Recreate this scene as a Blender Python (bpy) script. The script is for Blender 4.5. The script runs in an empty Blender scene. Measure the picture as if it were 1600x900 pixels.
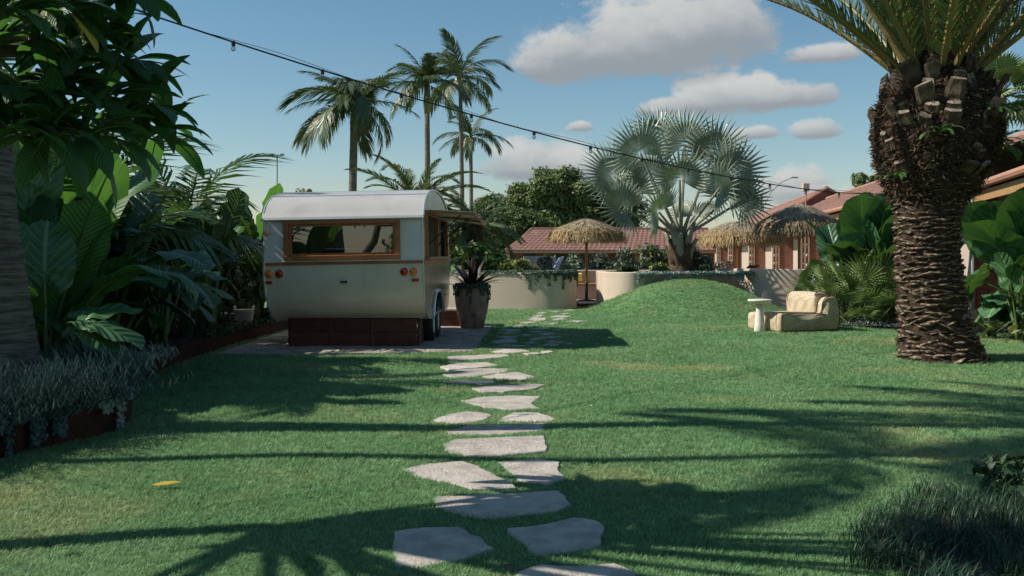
import bpy, math, random
import numpy as np
from mathutils import Vector, Matrix, Euler

R = math.radians
rng = np.random.default_rng(7)
random.seed(7)
scn = bpy.context.scene
COL = scn.collection
CAMH = 1.4
F = 1555.0                      # focal length in pixels of a 1600 px wide picture

# ------------------------------------------------------------------ camera
cam = bpy.data.cameras.new('camera')
cam.sensor_width = 36.0
cam.lens = 36.0 * F / 1600.0
cam.shift_y = -50.0 / 1600.0
cam.clip_start = 0.05
cam.clip_end = 3000
camo = bpy.data.objects.new('camera', cam)
camo.location = (0, 0, CAMH)
camo.rotation_euler = (R(90), 0, 0)
COL.objects.link(camo)
scn.camera = camo

# ------------------------------------------------------------------ sun, sky
SUN_EL, SUN_BACK = 41.0, -1.0   # sun from the left, square to the view
sdir = Vector((-math.cos(R(SUN_EL)) * math.cos(R(SUN_BACK)),
               math.cos(R(SUN_EL)) * math.sin(R(SUN_BACK)), math.sin(R(SUN_EL))))
sun = bpy.data.lights.new('sun', 'SUN')
sun.energy = 4.6
sun.angle = R(0.53)
sun.color = (1.0, 0.93, 0.82)
suno = bpy.data.objects.new('sun', sun)
suno.rotation_euler = sdir.to_track_quat('Z', 'Y').to_euler()
COL.objects.link(suno)

scn.view_settings.view_transform = 'Standard'
scn.view_settings.look = 'None'
scn.view_settings.gamma = 1.0
scn.view_settings.exposure = 0.4
scn.view_settings.use_curve_mapping = False


class NT:
    """small helper to write node trees as expressions"""
    def __init__(self, tree):
        self.t = tree
        self.n = tree.nodes
        self.l = tree.links

    def node(self, typ, **kw):
        nd = self.n.new(typ)
        for k, v in kw.items():
            setattr(nd, k, v)
        return nd

    def set(self, sock, v):
        if hasattr(v, 'is_output') or isinstance(v, bpy.types.NodeSocket):
            self.l.new(v, sock)
        elif v is not None:
            sock.default_value = v

    def math(self, op, a, b=None, c=None, clamp=False):
        nd = self.node('ShaderNodeMath', operation=op, use_clamp=clamp)
        self.set(nd.inputs[0], a)
        if b is not None:
            self.set(nd.inputs[1], b)
        if c is not None:
            self.set(nd.inputs[2], c)
        return nd.outputs[0]

    def mix(self, f, a, b, mode='MIX'):
        nd = self.node('ShaderNodeMix', data_type='RGBA', blend_type=mode)
        self.set(nd.inputs[0], f)
        self.set(nd.inputs[6], a)
        self.set(nd.inputs[7], b)
        return nd.outputs[2]

    def ramp(self, f, lo, hi, a=0.0, b=1.0, interp='SMOOTHSTEP'):
        nd = self.node('ShaderNodeMapRange', interpolation_type=interp)
        self.set(nd.inputs['Value'], f)
        nd.inputs['From Min'].default_value = lo
        nd.inputs['From Max'].default_value = hi
        nd.inputs['To Min'].default_value = a
        nd.inputs['To Max'].default_value = b
        return nd.outputs[0]

    def noise(self, vec, scale, detail=4.0, rough=0.55, dist=0.0, out=0):
        nd = self.node('ShaderNodeTexNoise')
        if vec is not None:
            self.l.new(vec, nd.inputs['Vector'])
        nd.inputs['Scale'].default_value = scale
        nd.inputs['Detail'].default_value = detail
        nd.inputs['Roughness'].default_value = rough
        nd.inputs['Distortion'].default_value = dist
        return nd.outputs[out]


def c4(c):
    return (c[0], c[1], c[2], 1.0)


world = bpy.data.worlds.new('World')
scn.world = world
world.use_nodes = True
wt = NT(world.node_tree)
wt.n.clear()
wout = wt.node('ShaderNodeOutputWorld')
sky = wt.node('ShaderNodeTexSky')
sky.sky_type = 'NISHITA'
sky.sun_disc = False
sky.sun_elevation = R(SUN_EL)
sky.sun_rotation = R(270 + SUN_BACK)
sky.altitude = 20
sky.air_density = 1.0
sky.dust_density = 0.35
sky.ozone_density = 1.3
hs = wt.node('ShaderNodeHueSaturation')
hs.inputs['Hue'].default_value = 0.486
hs.inputs['Saturation'].default_value = 1.18
wt.l.new(sky.outputs[0], hs.inputs['Color'])
bg1 = wt.node('ShaderNodeBackground')
bg1.inputs['Strength'].default_value = 0.075
wt.l.new(hs.outputs[0], bg1.inputs['Color'])
tc = wt.node('ShaderNodeTexCoord')
sep = wt.node('ShaderNodeSeparateXYZ')
wt.l.new(tc.outputs['Generated'], sep.inputs[0])
az = wt.math('ARCTAN2', sep.outputs[0], sep.outputs[1])
el = wt.math('ARCSINE', sep.outputs[2])
# cumulus banks: azimuth, elevation of the flat base, half width, height (degrees)
BANKS = [(8.6, 11.6, 6.8, 4.4), (3.2, 10.8, 3.6, 2.7), (5.6, 11.6, 3.6, 3.0), (11.6, 12.6, 3.6, 3.2),
         (11.6, 8.5, 3.3, 2.1), (15.6, 8.6, 3.0, 1.3), (9.2, 8.3, 2.2, .9), (13.6, 8.6, 2.2, 1.8),
         (16.9, 6.7, 1.7, 1.0), (13.8, 6.7, 1.6, 0.7), (1.6, 5.0, 4.0, 2.2), (4.4, 4.8, 2.6, 1.6),
         (15.8, 3.6, 2.2, 1.7), (17.8, 2.6, 4.0, 1.2), (17.2, 10.8, 2.3, 0.9), (3.9, 7.3, .9, .5),
         (29.0, 5.0, 3.0, 2.4), (38, 8, 6, 4), (52, 14, 9, 5), (70, 6, 9, 4), (-62, 8, 8, 4),
         (-85, 18, 9, 5), (95, 16, 10, 5), (125, 8, 10, 5), (160, 12, 12, 5), (-150, 8, 11, 5), (-118, 10, 10, 4)]
nvec = wt.node('ShaderNodeCombineXYZ')
wt.l.new(az, nvec.inputs[0])
wt.l.new(wt.math('MULTIPLY', el, 1.5), nvec.inputs[1])
warp = wt.noise(nvec.outputs[0], 22.0, 5.0, 0.55)
fine = wt.noise(nvec.outputs[0], 60.0, 5.0, 0.6)
nz = wt.math('ADD', wt.math('MULTIPLY', wt.math('SUBTRACT', warp, 0.5), 1.9),
             wt.math('MULTIPLY', wt.math('SUBTRACT', fine, 0.5), 0.7))
Fm = None
Sw = None
St = None
for a0, e0, ra, he in BANKS:
    dx = wt.math('DIVIDE', wt.math('SUBTRACT', az, R(a0)), R(ra))
    dy = wt.math('SUBTRACT', el, R(e0))
    up = wt.math('DIVIDE', wt.math('MAXIMUM', dy, 0.0), R(he))
    dn = wt.math('DIVIDE', wt.math('MINIMUM', dy, 0.0), R(he * 0.42))
    q = wt.math('ADD', wt.math('MULTIPLY', dx, dx),
                wt.math('ADD', wt.math('MULTIPLY', up, up), wt.math('MULTIPLY', dn, dn)))
    f = wt.math('SUBTRACT', 1.0, q)
    Fm = f if Fm is None else wt.math('MAXIMUM', Fm, f)
    w = wt.math('MAXIMUM', wt.math('ADD', f, 0.4), 0.0)
    tt = wt.math('MULTIPLY', w, wt.math('ADD', wt.math('ADD', up, dn), wt.math('MULTIPLY', dx, -0.18)))
    Sw = w if Sw is None else wt.math('ADD', Sw, w)
    St = tt if St is None else wt.math('ADD', St, tt)
dens = wt.math('ADD', wt.math('MAXIMUM', Fm, -1.2), nz)
cover = wt.ramp(dens, 0.02, 0.66)
cover = wt.math('MULTIPLY', cover, 0.93)
wisp = wt.math('MULTIPLY', wt.ramp(wt.noise(nvec.outputs[0], 9.0, 6.0, 0.62), 0.56, 0.85), 0.16)
wisp = wt.math('MULTIPLY', wisp, wt.ramp(el, 0.0, 0.08))
cover = wt.math('MAXIMUM', cover, wisp)
tval = wt.math('ADD', wt.math('DIVIDE', St, wt.math('ADD', Sw, 0.15)), wt.math('MULTIPLY', nz, 0.35))
ccol = wt.mix(wt.ramp(tval, -0.35, 0.75), c4((0.42, 0.46, 0.50)), c4((0.86, 0.87, 0.85)))  # sunlit tops and shaded grey bases are painted into the cloud colour
bg2 = wt.node('ShaderNodeBackground')
bg2.inputs['Strength'].default_value = 0.56
wt.l.new(ccol, bg2.inputs['Color'])
mx = wt.node('ShaderNodeMixShader')
wt.l.new(cover, mx.inputs[0])
wt.l.new(bg1.outputs[0], mx.inputs[1])
wt.l.new(bg2.outputs[0], mx.inputs[2])
wt.l.new(mx.outputs[0], wout.inputs[0])


# ------------------------------------------------------------------ helpers
def P(u, v, D):
    """point seen at picture position (u, v) of the 1600 x 900 photograph at distance D"""
    return Vector(((u - 800) / F * D, D, CAMH + (400 - v) / F * D))


def G(u, v, z=0.0):
    D = (CAMH - z) * F / (v - 400)
    return Vector(((u - 800) / F * D, D, z))


class MB:
    def __init__(self):
        self.v, self.f, self.m, self.uv = [], [], [], []
        self.n = 0
        self.has_uv = False

    def add(self, verts, faces, mi=0, uv=None):
        verts = [tuple(p) for p in verts]
        self.v.extend(verts)
        o = self.n
        for fc in faces:
            self.f.append(tuple(i + o for i in fc))
            self.m.append(mi)
        if uv is not None:
            self.has_uv = True
            self.uv.extend(uv)
        else:
            self.uv.extend([(0.0, 0.0)] * len(verts))
        self.n += len(verts)
        return self

    def box(self, x0, x1, y0, y1, z0, z1, mi=0, mat=None):
        vs = [(x0, y0, z0), (x1, y0, z0), (x1, y1, z0), (x0, y1, z0),
              (x0, y0, z1), (x1, y0, z1), (x1, y1, z1), (x0, y1, z1)]
        if mat is not None:
            vs = [tuple(mat @ Vector(p)) for p in vs]
        fs = [(0, 3, 2, 1), (4, 5, 6, 7), (0, 1, 5, 4), (1, 2, 6, 5), (2, 3, 7, 6), (3, 0, 4, 7)]
        return self.add(vs, fs, mi)

    def bbox(self, x0, x1, y0, y1, z0, z1, b=0.01, mi=0, mat=None):
        """box with chamfered edges"""
        x0, x1 = min(x0, x1), max(x0, x1)
        b = min(b, (x1 - x0) * .45, (y1 - y0) * .45, (z1 - z0) * .45)
        vs, idx = [], {}
        for sx in (0, 1):
            for sy in (0, 1):
                for sz in (0, 1):
                    X = (x0, x1)[sx]; Y = (y0, y1)[sy]; Z = (z0, z1)[sz]
                    ix = b if sx == 0 else -b
                    iy = b if sy == 0 else -b
                    iz = b if sz == 0 else -b
                    idx[(sx, sy, sz)] = len(vs)
                    vs += [(X, Y + iy, Z + iz), (X + ix, Y, Z + iz), (X + ix, Y + iy, Z)]
        fs = []
        g = lambda a, k: idx[a] + k
        for s in (0, 1):
            q = [(s, 0, 0), (s, 1, 0), (s, 1, 1), (s, 0, 1)]
            fs.append([g(a, 0) for a in (q if s else q[::-1])])
            q = [(0, s, 0), (0, s, 1), (1, s, 1), (1, s, 0)]
            fs.append([g(a, 1) for a in (q if s else q[::-1])])
            q = [(0, 0, s), (1, 0, s), (1, 1, s), (0, 1, s)]
            fs.append([g(a, 2) for a in (q if s else q[::-1])])
        for a in (0, 1):
            for c in (0, 1):
                fs.append([g((0, a, c), 1), g((1, a, c), 1), g((1, a, c), 2), g((0, a, c), 2)])
                fs.append([g((a, 0, c), 0), g((a, 1, c), 0), g((a, 1, c), 2), g((a, 0, c), 2)])
                fs.append([g((a, c, 0), 0), g((a, c, 1), 0), g((a, c, 1), 1), g((a, c, 0), 1)])
        for k, i in idx.items():
            fs.append([i, i + 1, i + 2])
        if mat is not None:
            vs = [tuple(mat @ Vector(p)) for p in vs]
        return self.add(vs, fs, mi)

    def tube(self, pts, rad, n=8, mi=0, cap=True):
        pts = [Vector(p) for p in pts]
        if not hasattr(rad, '__len__'):
            rad = [rad] * len(pts)
        prev = None
        vs, fs = [], []
        for i, p in enumerate(pts):
            t = (pts[min(i + 1, len(pts) - 1)] - pts[max(i - 1, 0)])
            t = t.normalized() if t.length > 1e-9 else Vector((0, 0, 1))
            if prev is None:
                a = Vector((1, 0, 0)) if abs(t.x) < 0.8 else Vector((0, 1, 0))
                a = (a - t * a.dot(t)).normalized()
            else:
                a = (prev - t * prev.dot(t)).normalized()
            prev = a
            b = t.cross(a)
            for k in range(n):
                th = 2 * math.pi * k / n
                vs.append(p + (a * math.cos(th) + b * math.sin(th)) * rad[i])
        for i in range(len(pts) - 1):
            for k in range(n):
                k2 = (k + 1) % n
                fs.append((i * n + k, i * n + k2, (i + 1) * n + k2, (i + 1) * n + k))
        if cap:
            fs.append(tuple(range(n))[::-1])
            fs.append(tuple((len(pts) - 1) * n + k for k in range(n)))
        return self.add(vs, fs, mi)

    def lathe(self, prof, n=24, mi=0, center=(0, 0, 0), cap=True):
        vs, fs = [], []
        for (r, z) in prof:
            for k in range(n):
                th = 2 * math.pi * k / n
                vs.append((center[0] + r * math.cos(th), center[1] + r * math.sin(th), center[2] + z))
        for i in range(len(prof) - 1):
            for k in range(n):
                k2 = (k + 1) % n
                fs.append((i * n + k, i * n + k2, (i + 1) * n + k2, (i + 1) * n + k))
        if cap:
            fs.append(tuple(range(n))[::-1])
            fs.append(tuple((len(prof) - 1) * n + k for k in range(n)))
        return self.add(vs, fs, mi)

    def prism(self, poly, z0, z1, mi=0):
        n = len(poly)
        vs = [(p[0], p[1], z0) for p in poly] + [(p[0], p[1], z1) for p in poly]
        fs = [tuple(range(n))[::-1], tuple(range(n, 2 * n))]
        for i in range(n):
            j = (i + 1) % n
            fs.append((i, j, n + j, n + i))
        return self.add(vs, fs, mi)

    def mesh(self, name, mats, smooth=False):
        me = bpy.data.meshes.new(name)
        me.from_pydata(self.v, [], self.f)
        for m in (mats if isinstance(mats, (list, tuple)) else [mats]):
            me.materials.append(m)
        if len(me.materials) > 1:
            me.polygons.foreach_set('material_index', self.m)
        if self.has_uv:
            ul = me.uv_layers.new(name='UVMap')
            li = np.zeros(len(me.loops), dtype=np.int32)
            me.loops.foreach_get('vertex_index', li)
            ul.data.foreach_set('uv', np.array(self.uv, dtype=np.float32)[li].ravel())
        if smooth:
            me.polygons.foreach_set('use_smooth', [True] * len(me.polygons))
        me.update()
        return me

    def build(self, name, mats, parent=None, smooth=False):
        return link(name, self.mesh(name, mats, smooth), parent)


def link(name, me, parent=None):
    o = bpy.data.objects.new(name, me)
    COL.objects.link(o)
    if parent is not None:
        o.parent = parent
    return o


def tag(o, label=None, cat=None, group=None, kind=None):
    if label:
        o['label'] = label
    if cat:
        o['category'] = cat
    if group:
        o['group'] = group
    if kind:
        o['kind'] = kind
    return o


def thing(name, label, cat, loc=(0, 0, 0), rz=0.0, group=None):
    o = bpy.data.objects.new(name, None)
    o.empty_display_size = 0.2
    COL.objects.link(o)
    o.location = loc
    o.rotation_euler = (0, 0, rz)
    return tag(o, label, cat, group)


def np_mesh(name, V, Fq, mats, parent=None, mi=None, smooth=False, link_it=True):
    """mesh from numpy arrays: V (n,3), Fq (m,k)"""
    me = bpy.data.meshes.new(name)
    V = np.asarray(V, dtype=np.float32)
    Fq = np.asarray(Fq, dtype=np.int32)
    m, k = Fq.shape
    me.vertices.add(len(V))
    me.vertices.foreach_set('co', V.ravel())
    me.loops.add(m * k)
    me.loops.foreach_set('vertex_index', Fq.ravel())
    me.polygons.add(m)
    me.polygons.foreach_set('loop_start', np.arange(0, m * k, k, dtype=np.int32))
    me.polygons.foreach_set('loop_total', np.full(m, k, dtype=np.int32))
    for mt in (mats if isinstance(mats, (list, tuple)) else [mats]):
        me.materials.append(mt)
    if mi is not None:
        me.polygons.foreach_set('material_index', np.asarray(mi, dtype=np.int32))
    if smooth:
        me.polygons.foreach_set('use_smooth', np.ones(m, dtype=bool))
    me.update(calc_edges=True)
    me.validate()
    return link(name, me, parent) if link_it else me


# ------------------------------------------------------------------ materials
MATS = {}


def M(name, c1, c2=None, scale=4.0, rough=0.6, bump=0.0, bscale=None, detail=5.0, spec=0.4, rnd=0.0,
      trans=0.0, metal=0.0, coat=0.0, lo=0.35, hi=0.65, stretch=None, world_space=False, tcol=None, c3=None, c3scale=1.0,
      emit=0.0):
    m = bpy.data.materials.new(name)
    m.use_nodes = True
    t = NT(m.node_tree)
    t.n.clear()
    out = t.node('ShaderNodeOutputMaterial')
    b = t.node('ShaderNodeBsdfPrincipled')
    b.inputs['Roughness'].default_value = rough
    b.inputs['Specular IOR Level'].default_value = spec
    b.inputs['Metallic'].default_value = metal
    b.inputs['Coat Weight'].default_value = coat
    b.inputs['Coat Roughness'].default_value = 0.08
    if world_space:
        vec = t.node('ShaderNodeNewGeometry').outputs['Position']
    else:
        vec = t.node('ShaderNodeTexCoord').outputs['Object']
    if stretch:
        mp = t.node('ShaderNodeMapping')
        mp.inputs['Scale'].default_value = stretch
        t.l.new(vec, mp.inputs[0])
        vec = mp.outputs[0]
    col = c4(c1)
    if c2 is not None:
        n = t.noise(vec, scale, detail, 0.6)
        col = t.mix(t.ramp(n, lo, hi), c4(c1), c4(c2))
    if c3 is not None:
        n3 = t.noise(vec, c3scale, 3.0, 0.6)
        col = t.mix(t.ramp(n3, 0.5, 0.72), col, c4(c3))
    if rnd:
        oi = t.node('ShaderNodeObjectInfo')
        h = t.node('ShaderNodeHueSaturation')
        t.set(h.inputs['Color'], col)
        t.l.new(t.ramp(oi.outputs['Random'], 0, 1, 1 - rnd, 1 + rnd, 'LINEAR'), h.inputs['Value'])
        t.l.new(t.ramp(t.math('FRACT', t.math('MULTIPLY', oi.outputs['Random'], 7.13)), 0, 1, 0.5 - rnd * .05, 0.5 + rnd * .05, 'LINEAR'),
                h.inputs['Hue'])
        col = h.outputs[0]
    t.set(b.inputs['Base Color'], col)
    if bump:
        bn = t.node('ShaderNodeBump')
        bn.inputs['Strength'].default_value = bump
        bn.inputs['Distance'].default_value = 0.02
        t.l.new(t.noise(vec, bscale or scale * 4, 6.0, 0.65), bn.inputs['Height'])
        t.l.new(bn.outputs[0], b.inputs['Normal'])
    sh = b.outputs[0]
    if trans:
        tr = t.node('ShaderNodeBsdfTranslucent')
        if tcol is not None:
            tr.inputs['Color'].default_value = c4(tcol)
        else:
            t.set(tr.inputs['Color'], col)
        ms = t.node('ShaderNodeMixShader')
        ms.inputs[0].default_value = trans
        t.l.new(sh, ms.inputs[1])
        t.l.new(tr.outputs[0], ms.inputs[2])
        sh = ms.outputs[0]
    t.l.new(sh, out.inputs[0])
    MATS[name] = m
    return m


def leaf_mat(name, c1, c2, vein, rough=0.42, trans=0.22, tcol=(0.10, 0.22, 0.03), nv=9.0, slant=1.2, rnd=0.3, veinstr=0.5, spec=0.45):
    """broad leaf with midrib and side veins, laid out on the leaf's own UV (u along, v across)"""
    m = bpy.data.materials.new(name)
    m.use_nodes = True
    t = NT(m.node_tree)
    t.n.clear()
    out = t.node('ShaderNodeOutputMaterial')
    b = t.node('ShaderNodeBsdfPrincipled')
    b.inputs['Roughness'].default_value = rough
    b.inputs['Specular IOR Level'].default_value = spec
    tcn = t.node('ShaderNodeTexCoord')
    sp = t.node('ShaderNodeSeparateXYZ')
    t.l.new(tcn.outputs['UV'], sp.inputs[0])
    av = t.math('ABSOLUTE', t.math('SUBTRACT', sp.outputs[1], 0.5))
    mid = t.ramp(av, 0.012, 0.03, 1.0, 0.0)
    ph = t.math('MULTIPLY', t.math('SUBTRACT', sp.outputs[0], t.math('MULTIPLY', av, slant)), nv * 6.2832)
    wv = t.math('SINE', ph)
    sv = t.ramp(wv, 0.8, 1.0, 0.0, veinstr)
    n = t.noise(tcn.outputs['Object'], 6.0, 4.0)
    col = t.mix(t.ramp(n, .35, .65), c4(c1), c4(c2))
    oi = t.node('ShaderNodeObjectInfo')
    h = t.node('ShaderNodeHueSaturation')
    t.set(h.inputs['Color'], col)
    t.l.new(t.ramp(oi.outputs['Random'], 0, 1, 1 - rnd, 1 + rnd, 'LINEAR'), h.inputs['Value'])
    t.l.new(t.ramp(t.math('FRACT', t.math('MULTIPLY', oi.outputs['Random'], 5.7)), 0, 1, .485, .512, 'LINEAR'), h.inputs['Hue'])
    col = t.mix(t.math('MAXIMUM', mid, sv), h.outputs[0], c4(vein))
    t.set(b.inputs['Base Color'], col)
    bn = t.node('ShaderNodeBump')
    bn.inputs['Strength'].default_value = 0.6
    bn.inputs['Distance'].default_value = 0.02
    t.l.new(t.math('ADD', t.math('MULTIPLY', wv, 0.4), mid), bn.inputs['Height'])
    t.l.new(bn.outputs[0], b.inputs['Normal'])
    tr = t.node('ShaderNodeBsdfTranslucent')
    tr.inputs['Color'].default_value = c4(tcol)
    ms = t.node('ShaderNodeMixShader')
    ms.inputs[0].default_value = trans
    t.l.new(b.outputs[0], ms.inputs[1])
    t.l.new(tr.outputs[0], ms.inputs[2])
    t.l.new(ms.outputs[0], out.inputs[0])
    MATS[name] = m
    return m


M('soil', (.028, .021, .016), (.055, .042, .032), 12, .95, .8, 30)
M('lawn', (.085, .175, .070), (.12, .215, .090), 1.3, .9, .8, 60, world_space=True, spec=.1, c3=(.22, .24, .11), c3scale=.45)
M('blade', (.180, .345, .150), (.240, .400, .190), .8, .55, 0, world_space=True, rnd=.35, trans=.38, spec=.25, c3=(.40, .44, .21), c3scale=.45)
M('blade_dry', (.20, .18, .08), (.12, .15, .05), 2, .7, 0, rnd=.3, trans=.25)
M('stone', (.51, .465, .41), (.36, .325, .285), 6.5, .85, .9, 30, world_space=True, spec=.2, c3=(.55, .50, .45), c3scale=1.1, rnd=.07)
M('grout', (.25, .22, .19), (.33, .3, .27), 8, .95, .4, 40)
M('paver', (.40, .34, .30), (.31, .26, .23), 2.5, .8, .4, 22, world_space=True, spec=.25, c3=(.46, .41, .37), c3scale=1.5, rnd=.13)
M('render_wall', (.56, .46, .36), (.50, .41, .325), 1.2, .92, .35, 40, world_space=True, spec=.15, c3=(.44, .36, .29), c3scale=.7)
M('pink_wall', (.52, .35, .28), (.46, .31, .25), 2, .9, .2, 30, spec=.15)
M('corten', (.062, .022, .014), (.032, .014, .010), 5, .8, .3, 30, spec=.2)
M('tile', (.285, .165, .130), (.225, .130, .105), 2.2, .75, .2, 20, world_space=True, rnd=.16, spec=.25, c3=(.35, .20, .16), c3scale=.6)
M('fascia', (.42, .22, .15), (.36, .19, .13), 3, .6)
M('timber_pale', (.40, .24, .11), (.32, .185, .08), 6, .55, .1, 20, stretch=(1, 1, 6))
M('breeze', (.56, .37, .28), (.48, .31, .24), 6, .9, .2, 30)
M('plaster', (.46, .39, .32), (.42, .35, .29), 3, .9, .1)
M('dark_door', (.05, .035, .03), (.03, .022, .02), 4, .5)
M('glass_dark', (.02, .025, .03), None, rough=.08, spec=.6)
M('white_paint', (.78, .77, .74), (.70, .69, .66), 3, .5, .05)
M('alu', (.68, .66, .625), (.62, .60, .57), 1.6, .45, .06, 9, coat=.25, spec=.45, c3=(.55, .53, .50), c3scale=2.5)
M('alu_side', (.50, .49, .47), (.44, .435, .42), 1.2, .20, .35, 1.6, spec=.6, metal=.75, stretch=(1, 2.2, .8))
M('alu_roof', (.455, .45, .44), (.41, .405, .395), 1.6, .5, .06, 9, coat=.2, spec=.45, c3=(.37, .365, .35), c3scale=2.0)
M('alu_low', (.66, .60, .505), (.61, .555, .465), 1.3, .30, .05, 7, coat=.4, spec=.5, c3=(.56, .515, .44), c3scale=2.2)
M('alu_trim', (.70, .70, .69), None, rough=.3, metal=.6)
M('timber', (.37, .135, .042), (.28, .098, .030), 5, .4, .1, 25, stretch=(1, 1, 1), spec=.5)
M('skirt', (.115, .032, .018), (.06, .019, .012), 5, .6, .3, 18, stretch=(1, 4, 9), rnd=.2)
M('rubber', (.018, .018, .018), (.03, .03, .03), 9, .85, .2)
M('rim', (.72, .72, .70), None, rough=.4)
M('red_lens', (.42, .02, .012), None, rough=.15, spec=.7)
M('amber_lens', (.75, .20, .02), None, rough=.15, spec=.7)
M('pink_lens', (.72, .36, .28), None, rough=.2, spec=.6)
M('dark_plastic', (.025, .025, .027), None, rough=.45)
M('interior', (.42, .41, .38), (.34, .33, .31), 3, .8)
M('steel', (.55, .56, .57), None, rough=.25, metal=.9)
M('terracotta', (.40, .275, .22), (.28, .19, .155), 5, .9, .5, 18, c3=(.14, .095, .08), c3scale=6.0, spec=.15)
M('thatch', (.50, .385, .215), (.31, .215, .115), 14, .9, 0, rnd=.06, spec=.1, trans=.15)
M('thatch_old', (.33, .26, .18), (.20, .15, .10), 14, .95, 0, spec=.1, trans=.1)
M('thatch_top', (.47, .405, .30), (.31, .255, .18), 10, .95, 0, spec=.1, trans=.1)
M('pole', (.46, .23, .075), (.36, .17, .05), 4, .55, .2, 20, stretch=(3, 3, .5))
M('black_metal', (.02, .02, .022), None, rough=.45)
M('cushion', (.60, .45, .15), (.55, .40, .12), 20, .9, .2, 60)
M('wicker_pipe', (.10, .055, .03), None, rough=.7)
M('concrete_white', (.72, .68, .61), (.65, .61, .54), 9, .8, .15, 40)
M('pale_bowl', (.62, .52, .28), (.55, .45, .24), 6, .8)
M('trunk_grey', (.24, .215, .185), (.10, .088, .076), 2.2, .95, 1.0, 9, stretch=(1.5, 1.5, 20), spec=.1)
M('trunk_far', (.20, .175, .145), (.115, .098, .082), 3, .95, .5, 10, stretch=(1, 1, 6), spec=.1)
M('trunk_green', (.13, .17, .055), (.17, .18, .07), 3, .6)
M('trunk_brown', (.12, .085, .058), (.06, .043, .03), 5, .95, .9, 18, spec=.1)
M('bark_dark', (.075, .052, .038), (.030, .021, .016), 9, .97, 1.0, 30, spec=.08)
M('bark_mid', (.095, .066, .046), (.040, .027, .020), 11, .95, .9, 34, spec=.08, rnd=.35)
M('bark_lip', (.36, .29, .215), (.10, .072, .052), 16, .95, .6, 40, spec=.08, rnd=.35)
M('stub', (.15, .115, .080), (.065, .047, .034), 9, .92, .7, 30, spec=.1, rnd=.3)
M('stub_cut', (.27, .225, .175), (.13, .10, .078), 20, .95, .3, 50, spec=.1, rnd=.2)
M('fibre', (.060, .042, .030), (.115, .082, .052), 8, .95, 0, spec=.05, c3=(.035, .024, .018), c3scale=4)
M('rachis', (.155, .155, .05), (.20, .135, .04), 3, .5, 0, rnd=.2)
M('rachis_green', (.10, .14, .05), (.13, .15, .06), 3, .55)
M('frond', (.060, .098, .042), (.100, .135, .062), 2.5, .42, 0, rnd=.3, trans=.2, tcol=(.10, .17, .03), spec=.5)
M('frond_date', (.062, .105, .045), (.105, .140, .065), 2.5, .45, 0, rnd=.3, trans=.22, tcol=(.11, .18, .03), spec=.45)
M('frond_kentia', (.060, .120, .042), (.120, .165, .085), 2.5, .38, 0, rnd=.3, trans=.22, tcol=(.10, .20, .03), spec=.55)
M('frond_dry', (.25, .165, .10), (.33, .24, .15), 2.5, .8, 0, rnd=.25, trans=.15)
M('bismarck', (.22, .275, .205), (.35, .40, .325), 2.0, .36, 0, rnd=.22, trans=.16, tcol=(.14, .22, .06), spec=.45)
M('petiole_pale', (.26, .27, .20), (.20, .20, .14), 3, .6)
M('fanleaf', (.125, .190, .070), (.22, .275, .11), 3, .45, 0, rnd=.35, trans=.25, tcol=(.14, .22, .04), spec=.4)
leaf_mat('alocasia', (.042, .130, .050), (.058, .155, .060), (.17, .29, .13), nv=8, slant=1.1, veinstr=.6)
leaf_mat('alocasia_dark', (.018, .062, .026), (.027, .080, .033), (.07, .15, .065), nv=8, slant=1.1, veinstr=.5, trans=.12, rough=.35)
leaf_mat('banana', (.030, .105, .026), (.045, .13, .032), (.12, .21, .07), nv=34, slant=.25, veinstr=.22, trans=.3, tcol=(.13, .32, .04))
leaf_mat('strelitzia', (.026, .075, .028), (.040, .095, .040), (.10, .16, .07), nv=26, slant=.25, veinstr=.2, trans=.2, rough=.35, spec=.6)
leaf_mat('frangipani', (.030, .095, .036), (.046, .118, .044), (.085, .15, .055), nv=13, slant=.5, veinstr=.25, trans=.32, tcol=(.12, .32, .05), rough=.38)
M('yellow_leaf', (.55, .40, .05), (.45, .32, .05), 12, .55, 0, trans=.2)
M('brown_leaf', (.14, .07, .03), (.09, .05, .025), 12, .8)
M('petal', (.80, .74, .58), None, rough=.6, trans=.2)
M('petal_yellow', (.80, .50, .05), None, rough=.6)
M('stem_green', (.09, .15, .05), (.07, .12, .04), 4, .5)
M('bromeliad', (.055, .022, .020), (.028, .015, .014), 4, .3, 0, rnd=.35, spec=.6)
M('strap', (.035, .075, .028), (.06, .10, .04), 4, .45, 0, rnd=.3, trans=.15)
M('strap_dark', (.022, .060, .030), (.036, .080, .038), 4, .5, 0, rnd=.3, trans=.1)
M('chalk', (.060, .112, .108), (.110, .165, .158), 6, .7, 0, spec=.2, trans=.1, world_space=True)
M('silver', (.17, .225, .20), (.27, .32, .29), 6, .8, 0, spec=.2, world_space=True)
M('dichondra', (.22, .285, .25), (.33, .39, .35), 6, .8, 0, spec=.2, world_space=True)
M('rosemary', (.065, .105, .075), (.10, .145, .105), 6, .8, 0, spec=.2, world_space=True)
M('leaf_tree', (.165, .215, .070), (.24, .265, .105), .9, .55, 0, trans=.25, tcol=(.13, .2, .04), spec=.35, world_space=True)
M('leaf_tree_dark', (.075, .120, .046), (.115, .16, .06), 1.2, .55, 0, trans=.2, spec=.35, world_space=True)
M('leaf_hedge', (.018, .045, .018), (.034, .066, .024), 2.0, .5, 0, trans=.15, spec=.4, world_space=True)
M('leaf_olive', (.135, .18, .115), (.19, .23, .155), 2.5, .7, 0, trans=.2, world_space=True)
M('leaf_buxus', (.024, .060, .022), (.042, .085, .03), 5, .5, 0, trans=.1, world_space=True)
M('leaf_yellow', (.16, .21, .045), (.30, .31, .085), 3, .5, 0, trans=.25, world_space=True)
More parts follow.
